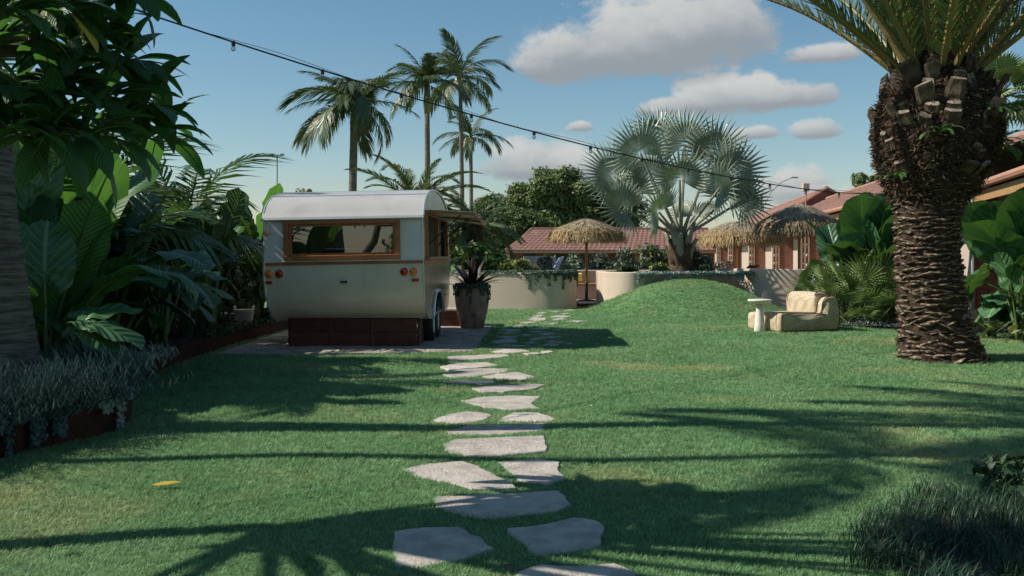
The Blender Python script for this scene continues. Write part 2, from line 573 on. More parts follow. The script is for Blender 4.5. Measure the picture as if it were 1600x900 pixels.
M('leaf_bright', (.055, .15, .035), (.10, .21, .06), 3, .5, 0, trans=.25, world_space=True)
M('leaf_pink', (.30, .15, .13), (.38, .24, .19), 5, .7, 0, trans=.15, world_space=True)
M('bulb', (.75, .72, .68), None, rough=.1, spec=.6)
M('bike_white', (.78, .79, .80), None, rough=.25, coat=.5)
M('bike_red', (.35, .03, .03), None, rough=.4)
M('mesh_panel', (.40, .42, .43), None, rough=.5)
M('pole_grey', (.30, .31, .32), None, rough=.5)

# brick: courses shown by the brick texture on walls too far away to tell the bricks apart
bm = bpy.data.materials.new('brick_wall')
bm.use_nodes = True
t = NT(bm.node_tree)
bs = t.n['Principled BSDF']
bs.inputs['Roughness'].default_value = .9
tcn = t.node('ShaderNodeTexCoord')
mp = t.node('ShaderNodeMapping')
mp.inputs['Rotation'].default_value = (R(90), 0, 0)
t.l.new(tcn.outputs['Object'], mp.inputs[0])
bt = t.node('ShaderNodeTexBrick')
bt.inputs['Scale'].default_value = 1.0
bt.inputs['Brick Width'].default_value = .24
bt.inputs['Row Height'].default_value = .11
bt.inputs['Mortar Size'].default_value = .012
bt.inputs['Color1'].default_value = c4((.22, .085, .06))
bt.inputs['Color2'].default_value = c4((.28, .115, .08))
bt.inputs['Mortar'].default_value = c4((.16, .075, .055))
t.l.new(mp.outputs[0], bt.inputs['Vector'])
t.l.new(bt.outputs['Color'], bs.inputs['Base Color'])
MATS['brick_wall'] = bm

# woven seagrass
bm = bpy.data.materials.new('wicker')
bm.use_nodes = True
t = NT(bm.node_tree)
bs = t.n['Principled BSDF']
bs.inputs['Roughness'].default_value = .75
tcn = t.node('ShaderNodeTexCoord')
mp = t.node('ShaderNodeMapping')
mp.inputs['Rotation'].default_value = (R(45), R(45), R(45))
t.l.new(tcn.outputs['Object'], mp.inputs[0])
ck = t.node('ShaderNodeTexChecker')
ck.inputs['Scale'].default_value = 38
t.l.new(mp.outputs[0], ck.inputs['Vector'])
nn = t.noise(tcn.outputs['Object'], 9, 4)
ca = t.mix(t.ramp(nn, .35, .65), c4((.64, .53, .38)), c4((.52, .425, .29)))
cb = t.mix(t.ramp(nn, .35, .65), c4((.43, .345, .225)), c4((.33, .26, .16)))
t.l.new(t.mix(ck.outputs['Fac'], ca, cb), bs.inputs['Base Color'])
bn = t.node('ShaderNodeBump')
bn.inputs['Strength'].default_value = .5
bn.inputs['Distance'].default_value = .01
t.l.new(ck.outputs['Fac'], bn.inputs['Height'])
t.l.new(bn.outputs[0], bs.inputs['Normal'])
MATS['wicker'] = bm

# window pane: thin clear glass, reflects by the angle of view
def glass(name, tint, ior=1.6):
    m = bpy.data.materials.new(name)
    m.use_nodes = True
    t = NT(m.node_tree)
    t.n.clear()
    out = t.node('ShaderNodeOutputMaterial')
    tr = t.node('ShaderNodeBsdfTransparent')
    tr.inputs['Color'].default_value = c4(tint)
    gl = t.node('ShaderNodeBsdfGlossy')
    gl.inputs['Roughness'].default_value = .01
    fr = t.node('ShaderNodeFresnel')
    fr.inputs['IOR'].default_value = ior
    ms = t.node('ShaderNodeMixShader')
    t.l.new(t.math('MULTIPLY', fr.outputs[0], 2.6, clamp=True), ms.inputs[0])
    t.l.new(tr.outputs[0], ms.inputs[1])
    t.l.new(gl.outputs[0], ms.inputs[2])
    t.l.new(ms.outputs[0], out.inputs[0])
    MATS[name] = m
glass('pane', (.62, .66, .66), 1.75)
glass('clear_glass', (.9, .9, .88))
m_ = MATS

# ------------------------------------------------------------------ ground
MOUND = [(4.5, 26.2, 2.7, 5.4, .78)]


def ground_z(X, Y):
    X = np.asarray(X, dtype=float)
    Y = np.asarray(Y, dtype=float)
    z = np.zeros(np.broadcast(X, Y).shape)
    for cx, cy, rx, ry, h in MOUND:
        q = ((X - cx) / rx) ** 2 + ((Y - cy) / ry) ** 2
        z = z + h * (.5 + .5 * np.cos(np.pi * np.clip(q, 0, 1) ** .68)) ** .9
    und = .012 * np.sin(X * 1.7 + Y * .6) + .010 * np.sin(Y * 1.9 - X * .8)
    return z + und * np.clip((Y - 2) / 3, 0, 1) * (np.abs(X) < 12) * (Y < 26)


gx = np.concatenate([[-900, -300, -100, -40, -20], np.arange(-12, 14.01, .18), [20, 40, 100, 300, 900]])
gy = np.concatenate([[-900, -300, -100, -30, -12], np.arange(-6, 31.01, .18), [36, 45, 70, 120, 300, 900, 2500]])
XX, YY = np.meshgrid(gx, gy)
ZZ = ground_z(XX, YY)
V = np.stack([XX, YY, ZZ], -1).reshape(-1, 3)
nx, ny = len(gx), len(gy)
ii = np.arange(ny - 1)[:, None] * nx + np.arange(nx - 1)[None, :]
ii = ii.ravel()
lawn = np_mesh('lawn', V, np.stack([ii, ii + 1, ii + nx + 1, ii + nx], -1), m_['lawn'], smooth=True)
tag(lawn, 'mown green lawn with a grassy mound below the silver palm', 'lawn', kind='structure')


def in_poly(px, py, poly):
    px = np.asarray(px); py = np.asarray(py)
    c = np.zeros(px.shape, bool)
    n = len(poly)
    j = n - 1
    for i in range(n):
        xi, yi = poly[i][0], poly[i][1]
        xj, yj = poly[j][0], poly[j][1]
        c ^= ((yi > py) != (yj > py)) & (px < (xj - xi) * (py - yi) / (yj - yi + 1e-12) + xi)
        j = i
    return c


def smooth_poly(pts, n=6):
    """closed Catmull-Rom through pts"""
    out = []
    k = len(pts)
    for i in range(k):
        p0, p1, p2, p3 = [np.array(pts[(i + d) % k], float) for d in (-1, 0, 1, 2)]
        for s in np.linspace(0, 1, n, endpoint=False):
            out.append(tuple(.5 * ((2 * p1) + (-p0 + p2) * s + (2 * p0 - 5 * p1 + 4 * p2 - p3) * s ** 2 + (-p0 + 3 * p1 - 3 * p2 + p3) * s ** 3)))
    return out


def smooth_line(pts, n=8):
    out = []
    k = len(pts)
    for i in range(k - 1):
        p0, p1, p2, p3 = [np.array(pts[min(max(i + d, 0), k - 1)], float) for d in (-1, 0, 1, 2)]
        for s in np.linspace(0, 1, n, endpoint=False):
            out.append(.5 * ((2 * p1) + (-p0 + p2) * s + (2 * p0 - 5 * p1 + 4 * p2 - p3) * s ** 2 + (-p0 + 3 * p1 - 3 * p2 + p3) * s ** 3))
    out.append(np.array(pts[-1], float))
    return out


# left planting bed behind a rusted steel edging
EDGE = [(-3.55, 1.5), (-3.50, 5.0), (-3.55, 6.9), (-3.38, 7.45), (-3.20, 7.9), (-3.30, 8.6), (-3.75, 9.8), (-4.15, 11.2), (-4.30, 13.0),
        (-4.33, 15.0), (-4.30, 18.0), (-4.2, 23.0)]
edge = smooth_line(EDGE, 6)
BED_L = [(p[0], p[1]) for p in edge] + [(-12.5, 23.0), (-12.5, 1.5)]
mb = MB()
xs = np.linspace(0, 1, 14)
ring = []
for p in edge:
    for s in xs:
        x = p[0] - .012 + (-12.5 - p[0]) * s ** 1.5
        y = p[1]
        ring.append((x, y, .185 + .05 * math.sin(x * 3 + y * 2) * (s > 0) + .25 * s ** 1.5))
n1 = len(xs)
mb.add(ring, [(i * n1 + k, (i + 1) * n1 + k, (i + 1) * n1 + k + 1, i * n1 + k + 1) for i in range(len(edge) - 1) for k in range(n1 - 1)])
tag(mb.build('garden_bed', m_['soil'], smooth=True), 'dark soil of the jungle bed beside the caravan', 'bed', kind='structure')
mb = MB()
for i in range(len(edge) - 1):
    a, b = Vector((*edge[i], 0)), Vector((*edge[i + 1], 0))
    d = (b - a).normalized()
    nrm = Vector((d.y, -d.x, 0)) * .006
    vs = [a - nrm + Vector((0, 0, -.03)), a + nrm + Vector((0, 0, -.03)), b + nrm + Vector((0, 0, -.03)), b - nrm + Vector((0, 0, -.03))]
    vs += [p + Vector((0, 0, .27)) for p in vs]
    mb.add(vs, [(0, 1, 5, 4), (2, 3, 7, 6), (4, 5, 6, 7)] + ([(1, 2, 6, 5), (3, 0, 4, 7)]))
tag(mb.build('garden_edging', m_['corten']), 'rusty red brown steel edging strip along the jungle bed', 'edging')

# right planting bed
BED_R = smooth_poly([(5.6, 21.6), (6.3, 19.9), (7.4, 19.0), (8.6, 17.6), (10.5, 16.3), (14, 15.5), (15, 22), (10, 25.5), (7.2, 25.8), (5.9, 24.0)], 6)
mb = MB()
mb.add([(p[0], p[1], .035) for p in BED_R], [tuple(range(len(BED_R)))])
tag(mb.build('planting_bed', m_['soil']), 'soil of the planting bed behind the date palm', 'bed', kind='structure')
# corner bed close to the camera
BED_C = smooth_poly([(1.62, 3.2), (1.60, 4.2), (1.72, 4.8), (2.05, 5.35), (2.6, 5.75), (3.3, 5.95), (5.5, 5.9), (5.5, 3.2)], 6)
mb = MB()
mb.add([(p[0], p[1], .03) for p in BED_C], [tuple(range(len(BED_C)))])
tag(mb.build('corner_bed', m_['soil']), 'shaded soil of the corner bed with mondo grass', 'bed', kind='structure')
BARE = [(6.55, 13.05, .55)]     # worn grass at the foot of the date palm

# patio under the caravan: crazy paving
PATIO = [(-4.20, 13.98), (-.56, 14.25), (-.38, 19.9), (-4.20, 20.6)]
mb = MB()
mb.prism(PATIO, -.03, .012)
patio = tag(mb.build('patio', m_['grout']), 'crazy paved stone patio under the caravan', 'patio', kind='structure')


def clip(poly, a, b):
    """keep the part of poly nearer to a than to b"""
    mx_, my_ = (a[0] + b[0]) / 2, (a[1] + b[1]) / 2
    dx, dy = b[0] - a[0], b[1] - a[1]
    out = []
    f = lambda p: (p[0] - mx_) * dx + (p[1] - my_) * dy
    for i in range(len(poly)):
        p, q = poly[i], poly[(i + 1) % len(poly)]
        fp, fq = f(p), f(q)
        if fp <= 0:
            out.append(p)
        if fp * fq < 0:
            s = fp / (fp - fq)
            out.append((p[0] + (q[0] - p[0]) * s, p[1] + (q[1] - p[1]) * s))
    return out


sites = []
while len(sites) < 105:
    p = (random.uniform(-4.15, -.4), random.uniform(14, 20.4))
    if all((p[0] - q[0]) ** 2 + (p[1] - q[1]) ** 2 > .30 ** 2 for q in sites):
        sites.append(p)
for a in sites:
    poly = list(PATIO)
    for b in sites:
        if b is not a and (a[0] - b[0]) ** 2 + (a[1] - b[1]) ** 2 < 4:
            poly = clip(poly, a, b)
        if len(poly) < 3:
            break
    if len(poly) < 3:
        continue
    cx = sum(p[0] for p in poly) / len(poly)
    cy = sum(p[1] for p in poly) / len(poly)
    sh = []
    for p in poly:
        d = math.hypot(p[0] - cx, p[1] - cy)
        k = max(0.3, (d - .022) / d)
        sh.append((cx + (p[0] - cx) * k, cy + (p[1] - cy) * k))
    mb = MB()
    mb.prism(sh, .0, .020 + random.uniform(0, .008))
    mb.build('paving_stone', m_['paver'], patio)

# stepping stones: outlines read off on the ground
STONES_PX = [
    [(806, 905), (840, 893), (900, 896), (960, 891), (992, 905), (1000, 960), (800, 960)],
    [(615, 839), (660, 832), (715, 832), (750, 848), (772, 866), (720, 885), (660, 896), (615, 893)],
    [(790, 833), (850, 827), (895, 815), (930, 819), (945, 828), (936, 862), (880, 872), (838, 879), (815, 855)],
    [(677, 779), (745, 776), (876, 769), (892, 790), (875, 800), (800, 811), (755, 815), (710, 805), (682, 797)],
    [(621, 737), (660, 728), (725, 723), (760, 738), (807, 764), (740, 767), (700, 757), (655, 750)],
    [(777, 723), (835, 717), (875, 722), (872, 735), (884, 747), (860, 756), (810, 752), (797, 738)],
    [(694, 699), (712, 690), (770, 688), (848, 684), (856, 708), (800, 714), (735, 717), (697, 710)],
    [(697, 676), (730, 668), (800, 665), (854, 663), (848, 675), (790, 681), (740, 682), (700, 681)],
    [(674, 657), (700, 648), (730, 643), (760, 646), (771, 650), (750, 659), (715, 663), (690, 659)],
    [(776, 659), (800, 646), (840, 645), (868, 655), (862, 660), (820, 661)],
    [(720, 627), (750, 621), (800, 619), (847, 620), (830, 632), (843, 639), (800, 641), (760, 637)],
    [(737, 611), (770, 606), (820, 604), (855, 604), (832, 612), (790, 616), (755, 616)],
    [(691, 599), (720, 597), (770, 597), (776, 602), (755, 604), (720, 603)],
    [(752, 593), (780, 588), (808, 585), (837, 593), (815, 599), (775, 595)],
    [(689, 586), (720, 579), (760, 577), (803, 578), (780, 586), (740, 591), (705, 591)],
    [(688, 575), (710, 570), (760, 568), (783, 573), (745, 577), (700, 580)],
    [(699, 561), (740, 559), (790, 557), (798, 561), (760, 565), (702, 567)],
    [(766, 553), (790, 549), (820, 550), (828, 553), (800, 556), (772, 556)],
    [(844, 553), (858, 551), (866, 553), (850, 556)],
    [(816, 556), (838, 555), (846, 557), (825, 558)],
    [(757, 545), (790, 539.5), (830, 541), (815, 543.5), (775, 543.5)],
    [(758, 549), (780, 546.5), (805, 546.5), (790, 548.5)],
    [(768, 534.5), (790, 530), (806, 531), (810, 535), (795, 538), (770, 537.5)],
    [(770, 528.5), (790, 527), (812, 528.5), (795, 530)],
    [(813, 536), (830, 533), (844, 536), (830, 538.5)],
    [(821, 531), (840, 528), (852, 530), (835, 532.5)],
    [(841, 540), (860, 536.5), (876, 538), (868, 541), (850, 541.5)],
    [(848, 534), (865, 532), (885, 534), (870, 536)],
    [(816, 545.5), (835, 543.5), (855, 544.5), (840, 546.5)],
    [(882, 537), (892, 535.5), (897, 537), (890, 539)],
    [(838, 524), (855, 521), (870, 523), (855, 525.5)],
    [(833, 529), (860, 526.5), (887, 526.5), (870, 528.5), (848, 529.8)],
    [(775, 517), (790, 514), (812, 514.5), (815, 517), (795, 518.5)],
    [(770, 521.5), (790, 520), (812, 521), (795, 523)],
    [(808, 525), (820, 523), (832, 524), (825, 526)],
    [(822, 515), (845, 512.5), (862, 514.5), (845, 516)],
    [(820, 519.5), (840, 517.8), (856, 518.8), (840, 520.3)],
    [(862, 517), (875, 515.5), (881, 516.5), (872, 518)],
    [(803, 509.8), (815, 508.3), (827, 509), (815, 510.3)],
    [(812, 507), (828, 505), (840, 506), (825, 507.5)],
    [(825, 502), (835, 499), (852, 498.5), (853, 503), (838, 504.3)],
    [(861, 501.5), (875, 499.5), (886, 501.5), (872, 503)],
    [(884, 504.5), (900, 503.2), (920, 503.8), (905, 505.5)],
    [(849, 509.3), (862, 507), (874, 506), (866, 509)],
    [(855, 496.5), (870, 493.3), (893, 494.5), (880, 497.5)],
    [(831, 496), (842, 493), (851, 494), (843, 496.5)],
    [(824, 499.3), (833, 497.3), (845, 497), (836, 499)],
    [(836, 491.5), (846, 489.5), (856, 490.5), (848, 492)],
    [(857, 488.5), (868, 487), (877, 487.5), (866, 489)],
    [(875, 491.5), (886, 489.8), (891, 490.5), (883, 492)],
    [(880, 485.5), (892, 484.3), (900, 485), (890, 486.2)],
]
path = bpy.data.objects.new('garden_path', None)
COL.objects.link(path)
tag(path, 'path of pale irregular stepping stones set in the lawn', 'path', kind='structure')
STONES = []
for px in STONES_PX:
    pts = [G(u, v) for u, v in px]
    far = px[0][1] < 560
    base_ = [(p.x, p.y) for p in pts]
    poly = []
    for i in range(len(base_)):
        a_, b_ = base_[i], base_[(i + 1) % len(base_)]
        ln_ = math.hypot(b_[0] - a_[0], b_[1] - a_[1])
        kk = max(2, min(5, int(ln_ / .06)))
        for j in range(kk):          # ragged broken edge, corners a little worn
            q_ = (j + (.12 if j == 0 else 0)) / kk
            jt = min(.011, ln_ * .05)
            poly.append((a_[0] + (b_[0] - a_[0]) * q_ + random.uniform(-jt, jt), a_[1] + (b_[1] - a_[1]) * q_ + random.uniform(-jt, jt)))
            if j == 0:
                poly[-1] = (poly[-1][0], poly[-1][1])
    STONES.append(poly)
    n = len(poly)
    cx = sum(p[0] for p in poly) / n
    cy = sum(p[1] for p in poly) / n
    top = .022 + random.uniform(-.003, .004) + float(ground_z(cx, cy))
    ins = [(cx + (x - cx) * .985, cy + (y - cy) * .975) for x, y in poly]
    mb = MB()
    vs = [(x, y, top - .07) for x, y in poly] + [(x, y, top - .008) for x, y in poly] + [(x, y, top) for x, y in ins]
    fs = []
    for k in range(n):
        j = (k + 1) % n
        fs += [(k, j, n + j, n + k), (n + k, n + j, 2 * n + j, 2 * n + k)]
    fs.append(tuple(2 * n + k for k in range(n)))
    mb.add(vs, fs)
    mb.build('stepping_stone', m_['stone'], path)

# courtyard floor behind the low walls
mb = MB()
mb.add([(-1.5, 26.9, .02), (1.62, 26.9, .02), (2.5, 26.9, .02), (2.6, 28.5, .02), (9.4, 28.5, .02), (16.5, 90, .02), (-1.5, 90, .02)], [tuple(range(7))])
tag(mb.build('courtyard', m_['paver']), 'paved courtyard behind the low garden walls', 'courtyard', kind='structure')


# ------------------------------------------------------------------ low rendered walls
def wall_strip(line, thick, z0, z1, name, mat, label, round_end=True):
    """wall of constant thickness along a plan polyline, the top edge slightly rounded, ends half round"""
    L = [Vector((p[0], p[1], 0)) for p in line]
    n = len(L)
    left, right = [], []
    for i in range(n):
        d = (L[min(i + 1, n - 1)] - L[max(i - 1, 0)]).normalized()
        nr = Vector((-d.y, d.x, 0))
        left.append(L[i] + nr * thick / 2)
        right.append(L[i] - nr * thick / 2)
    poly = list(right)
    if round_end:
        d = (L[-1] - L[-2]).normalized()
        for a in (-45, 0, 45):
            q = Matrix.Rotation(R(a), 3, 'Z') @ d
            poly.append(L[-1] + q * thick / 2)
    poly += left[::-1]
    if round_end:
        d = (L[0] - L[1]).normalized()
        for a in (-45, 0, 45):
            q = Matrix.Rotation(R(a), 3, 'Z') @ d
            poly.append(L[0] + q * thick / 2)
    mb = MB()
    k = len(poly)
    c = .02
    vs = []
    for z, off in ((z0, 0), (z1 - c, 0), (z1 - .006, c * .6), (z1, c)):
        for i in range(k):
            p = poly[i]
            d = (poly[(i + 1) % k] - poly[i - 1]).normalized()
            nin = Vector((-d.y, d.x, 0))
            q = p + nin * off
            vs.append((q.x, q.y, z))
    fs = []
    for r_ in range(3):
        for i in range(k):
            j = (i + 1) % k
            fs.append((r_ * k + i, r_ * k + j, (r_ + 1) * k + j, (r_ + 1) * k + i))
    # top cap as quad strip between right and left runs
    nr_ = len(right)
    cap = [3 * k + i for i in range(k)]
    for i in range(nr_ - 1):
        li = nr_ + (3 if round_end else 0) + (nr_ - 1 - i)
        fs.append((cap[i], cap[i + 1], cap[li - 1], cap[li]))
    if round_end:
        fs.append((cap[nr_ - 1], cap[nr_], cap[nr_ + 1], cap[nr_ + 2], cap[nr_ + 3]))
        e0 = 2 * nr_ + 3
        fs.append((cap[e0 - 1], cap[e0], cap[e0 + 1], cap[e0 + 2], cap[0]))
    mb.add(vs, fs)
    o = mb.build(name, mat)
    return tag(o, label, 'wall')


W1 = smooth_line([(-4.6, 28.6), (-2.6, 27.5), (-.6, 26.6), (.8, 26.2), (1.35, 26.35), (1.62, 26.9), (1.66, 28.3)], 16)
wall_strip(W1, .24, -.2, .96, 'garden_wall', m_['render_wall'], 'beige rendered planter wall behind the caravan with trailing plants')
W2 = smooth_line([(2.52, 28.4), (2.50, 27.0), (2.62, 26.2), (3.05, 25.75), (3.6, 25.9), (4.4, 26.5), (5.3, 26.9), (6.3, 26.95)], 16)
wall_strip(W2, .24, -.2, .98, 'garden_wall', m_['render_wall'], 'beige rendered wall with rounded end left of the grassy mound')
W3 = smooth_line([(5.75, 28.3), (6.0, 27.3), (6.6, 26.4), (7.5, 26.0), (8.6, 26.1), (10.2, 26.6)], 16)
wall_strip(W3, .24, -.2, 1.06, 'garden_wall', m_['render_wall'], 'shaded beige rendered wall behind the woven lounge chair')
# soil in the planters
mb = MB()
a = [(p[0], p[1] + .1, .86) for p in W1[:-17]]
b = [(p[0], p[1] + 1.5, .86) for p in W1[:-17]]
k = len(a)
mb.add(a + b, [(i, i + 1, k + i + 1, k + i) for i in range(k - 1)])
mb.add([(-4.6, 28.7, -.1), (1.3, 27.8, -.1), (1.3, 27.8, .9), (-4.6, 28.7, .9)], [(0, 1, 2, 3)])
tag(mb.build('planter_soil', m_['soil']), 'soil filling the planter behind the beige wall', 'soil', kind='structure')
mb = MB()
pl = [(2.7, 26.4), (3.1, 25.95), (3.6, 26.05), (4.4, 26.6), (5.3, 27.0), (6.0, 27.2), (5.6, 28.6), (2.7, 28.6)]
mb.prism(pl, .0, .90)
tag(mb.build('palm_bed', m_['soil']), 'soil of the raised bed under the silver palm', 'bed', kind='structure')

# seat built into the courtyard, seen through the gap
b_ = thing('built_in_bench', 'pink rendered bench with timber seat in the wall gap', 'bench', (0, 0, .02))
MB().bbox(1.2, 4.4, 31.8, 32.5, 0, .44, .01).build('base', m_['pink_wall'], b_)
MB().bbox(1.15, 4.45, 31.75, 32.5, .442, .50, .008).build('seat', m_['timber_pale'], b_)
MB().bbox(1.1, 4.5, 32.503, 32.75, 0, .92, .02).build('back_wall', m_['render_wall'], b_)
mb = MB()
prof = []
mb.bbox(-.19, .19, -.07, .07, 0, .34, .06)
cu = mb.build('cushion', m_['cushion'])
cu.location = (2.15, 32.36, .517)
cu.rotation_euler = (R(-14), 0, R(4))
tag(cu, 'mustard yellow cushion leaning on the timber bench', 'cushion')
st = thing('timber_step', 'weathered timber step in the gap between the beige walls', 'step', (0, 0, 0))
for i in range(4):
    MB().bbox(1.78, 2.38, 27.0 + i * .16, 27.15 + i * .16, .10, .14, .006).build('board', m_['plaster'], st)
MB().box(1.80, 2.36, 27.03, 27.62, -.05, .0985).build('riser', m_['skirt'], st)

# ------------------------------------------------------------------ buildings
def tiled_slope(p0, p1, q0, q1, tw=.3, th=.34, parent=None, name='roof', singles=False, mat='tile'):
    """eave p0-p1, ridge q0-q1: overlapping curved tiles, each a real arched piece"""
    p0, p1, q0, q1 = [Vector(a) for a in (p0, p1, q0, q1)]
    n = max(1, int(((p1 - p0).length) / tw))
    rws = max(1, int(((q0 - p0).length + (q1 - p1).length) / 2 / th))
    nrm = (p1 - p0).cross(q0 - p0).normalized()
    if nrm.z < 0:
        nrm = -nrm
    mb = MB()
    obs = 0
    sh = [(0, .0), (.18, .028), (.42, .038), (.66, .022), (.85, .0), (1.0, .004)]
    for r_ in range(rws):
        a0, a1 = r_ / rws, min(1.0, (r_ + 1.12) / rws)
        for k in range(n):
            vs = []
            for (s, h) in sh:
                u = (k + s) / n
                lo = (p0.lerp(p1, u)).lerp(q0.lerp(q1, u), a0)
                hi = (p0.lerp(p1, u)).lerp(q0.lerp(q1, u), a1)
                vs += [lo + nrm * (h + .032), hi + nrm * (h + .002), lo + nrm * (h - .0)]
            fs = []
            for i in range(len(sh) - 1):
                fs += [(3 * i, 3 * i + 3, 3 * i + 4, 3 * i + 1), (3 * i + 2, 3 * i + 5, 3 * i + 3, 3 * i)]
            if singles and obs < 295:
                MB().add(vs, fs).build('roof_tile', m_[mat], parent)
                obs += 1
            else:
                mb.add(vs, fs)
    if mb.n:
        o = mb.build('tiles', m_[mat], parent)
        o['kind'] = 'stuff'
    base = MB().add([p0 - nrm * .03, p1 - nrm * .03, q1 - nrm * .03, q0 - nrm * .03], [(0, 1, 2, 3)])
    return base.build('roof_deck', m_['fascia'], parent)


EZ = 2.9
dB = Vector((.138, 1, 0)).normalized()
nB = Vector((-dB.y, dB.x, 0))


def eB(D, off=0.0, z=0.0):
    return Vector((5.99 + .138 * D, D, z)) - nB * off


B = thing('motel_wing', 'long low brick wing with red tiled roof and breeze block piers', 'building')
tiled_slope(eB(22, 0, EZ), eB(51, 0, EZ), eB(23.5, 3, 4.25), eB(51, 3, 4.25), parent=B)
tiled_slope(eB(51, -.1, EZ - .03), eB(112, -.1, EZ - .03), eB(51, 3, 4.8), eB(112, 3, 4.8), tw=.36, th=.4, parent=B)
MB().add([eB(51, -.05, EZ), eB(51, 6.1, EZ), eB(51, 3, 4.76)], [(0, 1, 2)]).build('gable', m_['brick_wall'], B)
mb = MB()
for s_ in (0, 1):
    a, b = (eB(51, -.1, EZ), eB(51, 3, 4.8)) if s_ == 0 else (eB(51, 3, 4.8), eB(51, 6.1, EZ))
    mb.tube([a - dB * .1 + Vector((0, 0, .05)), b - dB * .1 + Vector((0, 0, .05))], .09, 6)
mb.build('barge_board', m_['tile'], B)
mb = MB()
for (d0, d1, zz) in ((22, 50.9, 4.3), (51, 112, 4.86)):
    mb.tube([eB(d0 + (1.5 if d0 == 22 else 0), 3, zz), eB(d1, 3, zz)], .10, 8)
mb.build('ridge_cap', m_['tile'], B)
# back slopes
MB().add([eB(23.5, 3, 4.25), eB(51, 3, 4.25), eB(51, 6.1, EZ), eB(22, 6.1, EZ)], [(0, 1, 2, 3)]).build('back_roof', m_['tile'], B)
MB().add([eB(51, 3, 4.8), eB(112, 3, 4.8), eB(112, 6.1, EZ), eB(51, 6.1, EZ)], [(0, 1, 2, 3)]).build('back_roof', m_['tile'], B)
mb = MB()
mb.tube([eB(22, -.06, EZ - .03), eB(112, -.06, EZ - .03)], .07, 8)
mb.build('gutter', m_['fascia'], B)
mb = MB()
a, b = eB(22.2, .10, 0), eB(112, .10, 0)
for z0, z1 in ((EZ - .34, EZ - .12),):
    mb.add([a + Vector((0, 0, z0)), b + Vector((0, 0, z0)), b + Vector((0, 0, z1)), a + Vector((0, 0, z1)),
            a - nB * .08 + Vector((0, 0, z0)), b - nB * .08 + Vector((0, 0, z0)), b - nB * .08 + Vector((0, 0, z1)), a - nB * .08 + Vector((0, 0, z1))],
           [(0, 1, 2, 3), (4, 7, 6, 5), (0, 4, 5, 1), (3, 2, 6, 7), (0, 3, 7, 4), (1, 5, 6, 2)])
mb.build('eave_beam', m_['timber_pale'], B)
MB().add([eB(22, .1, EZ - .115), eB(112, .1, EZ - .115), eB(112, 1.3, EZ - .115), eB(22, 1.3, EZ - .115)], [(0, 1, 2, 3)]).build('soffit', m_['plaster'], B)
MB().add([eB(22, 1.12, -.1), eB(112, 1.12, -.1), eB(112, 1.12, EZ - .12), eB(22, 1.12, EZ - .12)], [(0, 1, 2, 3)]).build('facade_wall', m_['plaster'], B)
MB().add([eB(22, 1.12, -.1), eB(22, 6, -.1), eB(22, 6, EZ), eB(22, 1.12, EZ)], [(0, 1, 2, 3)]).build('end_wall', m_['brick_wall'], B)
rotB = Matrix.Rotation(math.atan2(-dB.x, dB.y), 4, 'Z')


def wingwall(D):
    w = bpy.data.objects.new('pier', None)
    COL.objects.link(w)
    w.parent = B
    w.location = eB(D, 0, 0)
    w.rotation_euler = (0, 0, math.atan2(-dB.x, dB.y))
    # local: +x into the building, +y away from the camera
    MB().box(.47, 1.12, -.12, .12, -.1, EZ - .12).build('brick_panel', m_['brick_wall'], w)
    mb = MB()
    x0, x1, y0, y1 = .12, .46, -.16, .16
    # breeze blocks: frame of thin walls with a dark hollow and crosses
    bh = .39
    z = -.1
    while z < EZ - .2:
        zt = min(z + bh, EZ - .13)
        for (xa, xb) in ((x0, x0 + .05), (x1 - .05, x1), ((x0 + x1) / 2 - .025, (x0 + x1) / 2 + .025)):
            mb.box(xa, xb, y0, y1, z + .052, zt - .002)
        mb.box(x0, x1, y0 + .004, y1 - .004, z, z + .05)
        mb.box(x0 + .051, x1 - .051, y0 + .11, y0 + .15, z + .053, zt - .12)
        mb.box(x0 + .051, x1 - .051, y0 + .06, y0 + .1, zt - .13, zt - .06)
        z += bh
    mb.build('breeze_blocks', m_['breeze'], w)
    MB().box(x0 - .012, x0 - .002, y0, y1, -.1, EZ - .13).build('render_face', m_['breeze'], w)
    return w


for u in (1245, 1202, 1166, 1135, 1117, 1100):
    wingwall(5.99 * F / (u - 1014))
for D in (33.2, 28.3):
    wingwall(D)
for i, D in enumerate((35.5, 44.0, 53.5, 66.5, 78)):
    d = MB()
    a = eB(D, 1.10, 0)
    mm = Matrix.Translation(a) @ rotB
    d.box(-.03, .02, -.45, .45, 0, 2.1, 0, mm)
    dd = d.build('door', m_['dark_door'], B)
    MB().box(-.06, -.032, .30, .36, .95, 1.05, 0, mm).build('handle', m_['steel'], dd)
    w = MB()
    mm = Matrix.Translation(eB(D + 2.2, 1.10, 0)) @ rotB
    w.box(-.03, .02, -.7, .7, .7, 2.1, 0, mm)
    w.build('window', m_['glass_dark'], B)

# pendant lamps under the eave
pend = [(1116, 'far end'), (1161, ''), (1193, ''), (1236, '')]
plabels = ['white bell pendant hanging beside the farthest breeze block piers',
           'white bell pendant hanging behind the thatched umbrella pole on the wall terrace',
           'white bell pendant hanging left of the second widest breeze block pier',
           'white bell pendant hanging left of the widest breeze block pier']
for (u, _), lab in zip(pend, plabels):
    D = 5.99 * F / (u - 1014) * .985
    p = eB(D, .32, 0)
    t_ = thing('pendant_lamp', lab, 'lamp', p, 0, 'white pendants under the motel eave')
    MB().lathe([(.02, 2.60), (.05, 2.58), (.10, 2.50), (.15, 2.33), (.165, 2.24), (.155, 2.24), (.09, 2.45), (.02, 2.55)], 14, cap=False).build('shade', m_['white_paint'], t_, True)
    MB().tube([(0, 0, 2.58), (0, 0, EZ - .115)], .012, 5).build('cord', m_['black_metal'], t_)

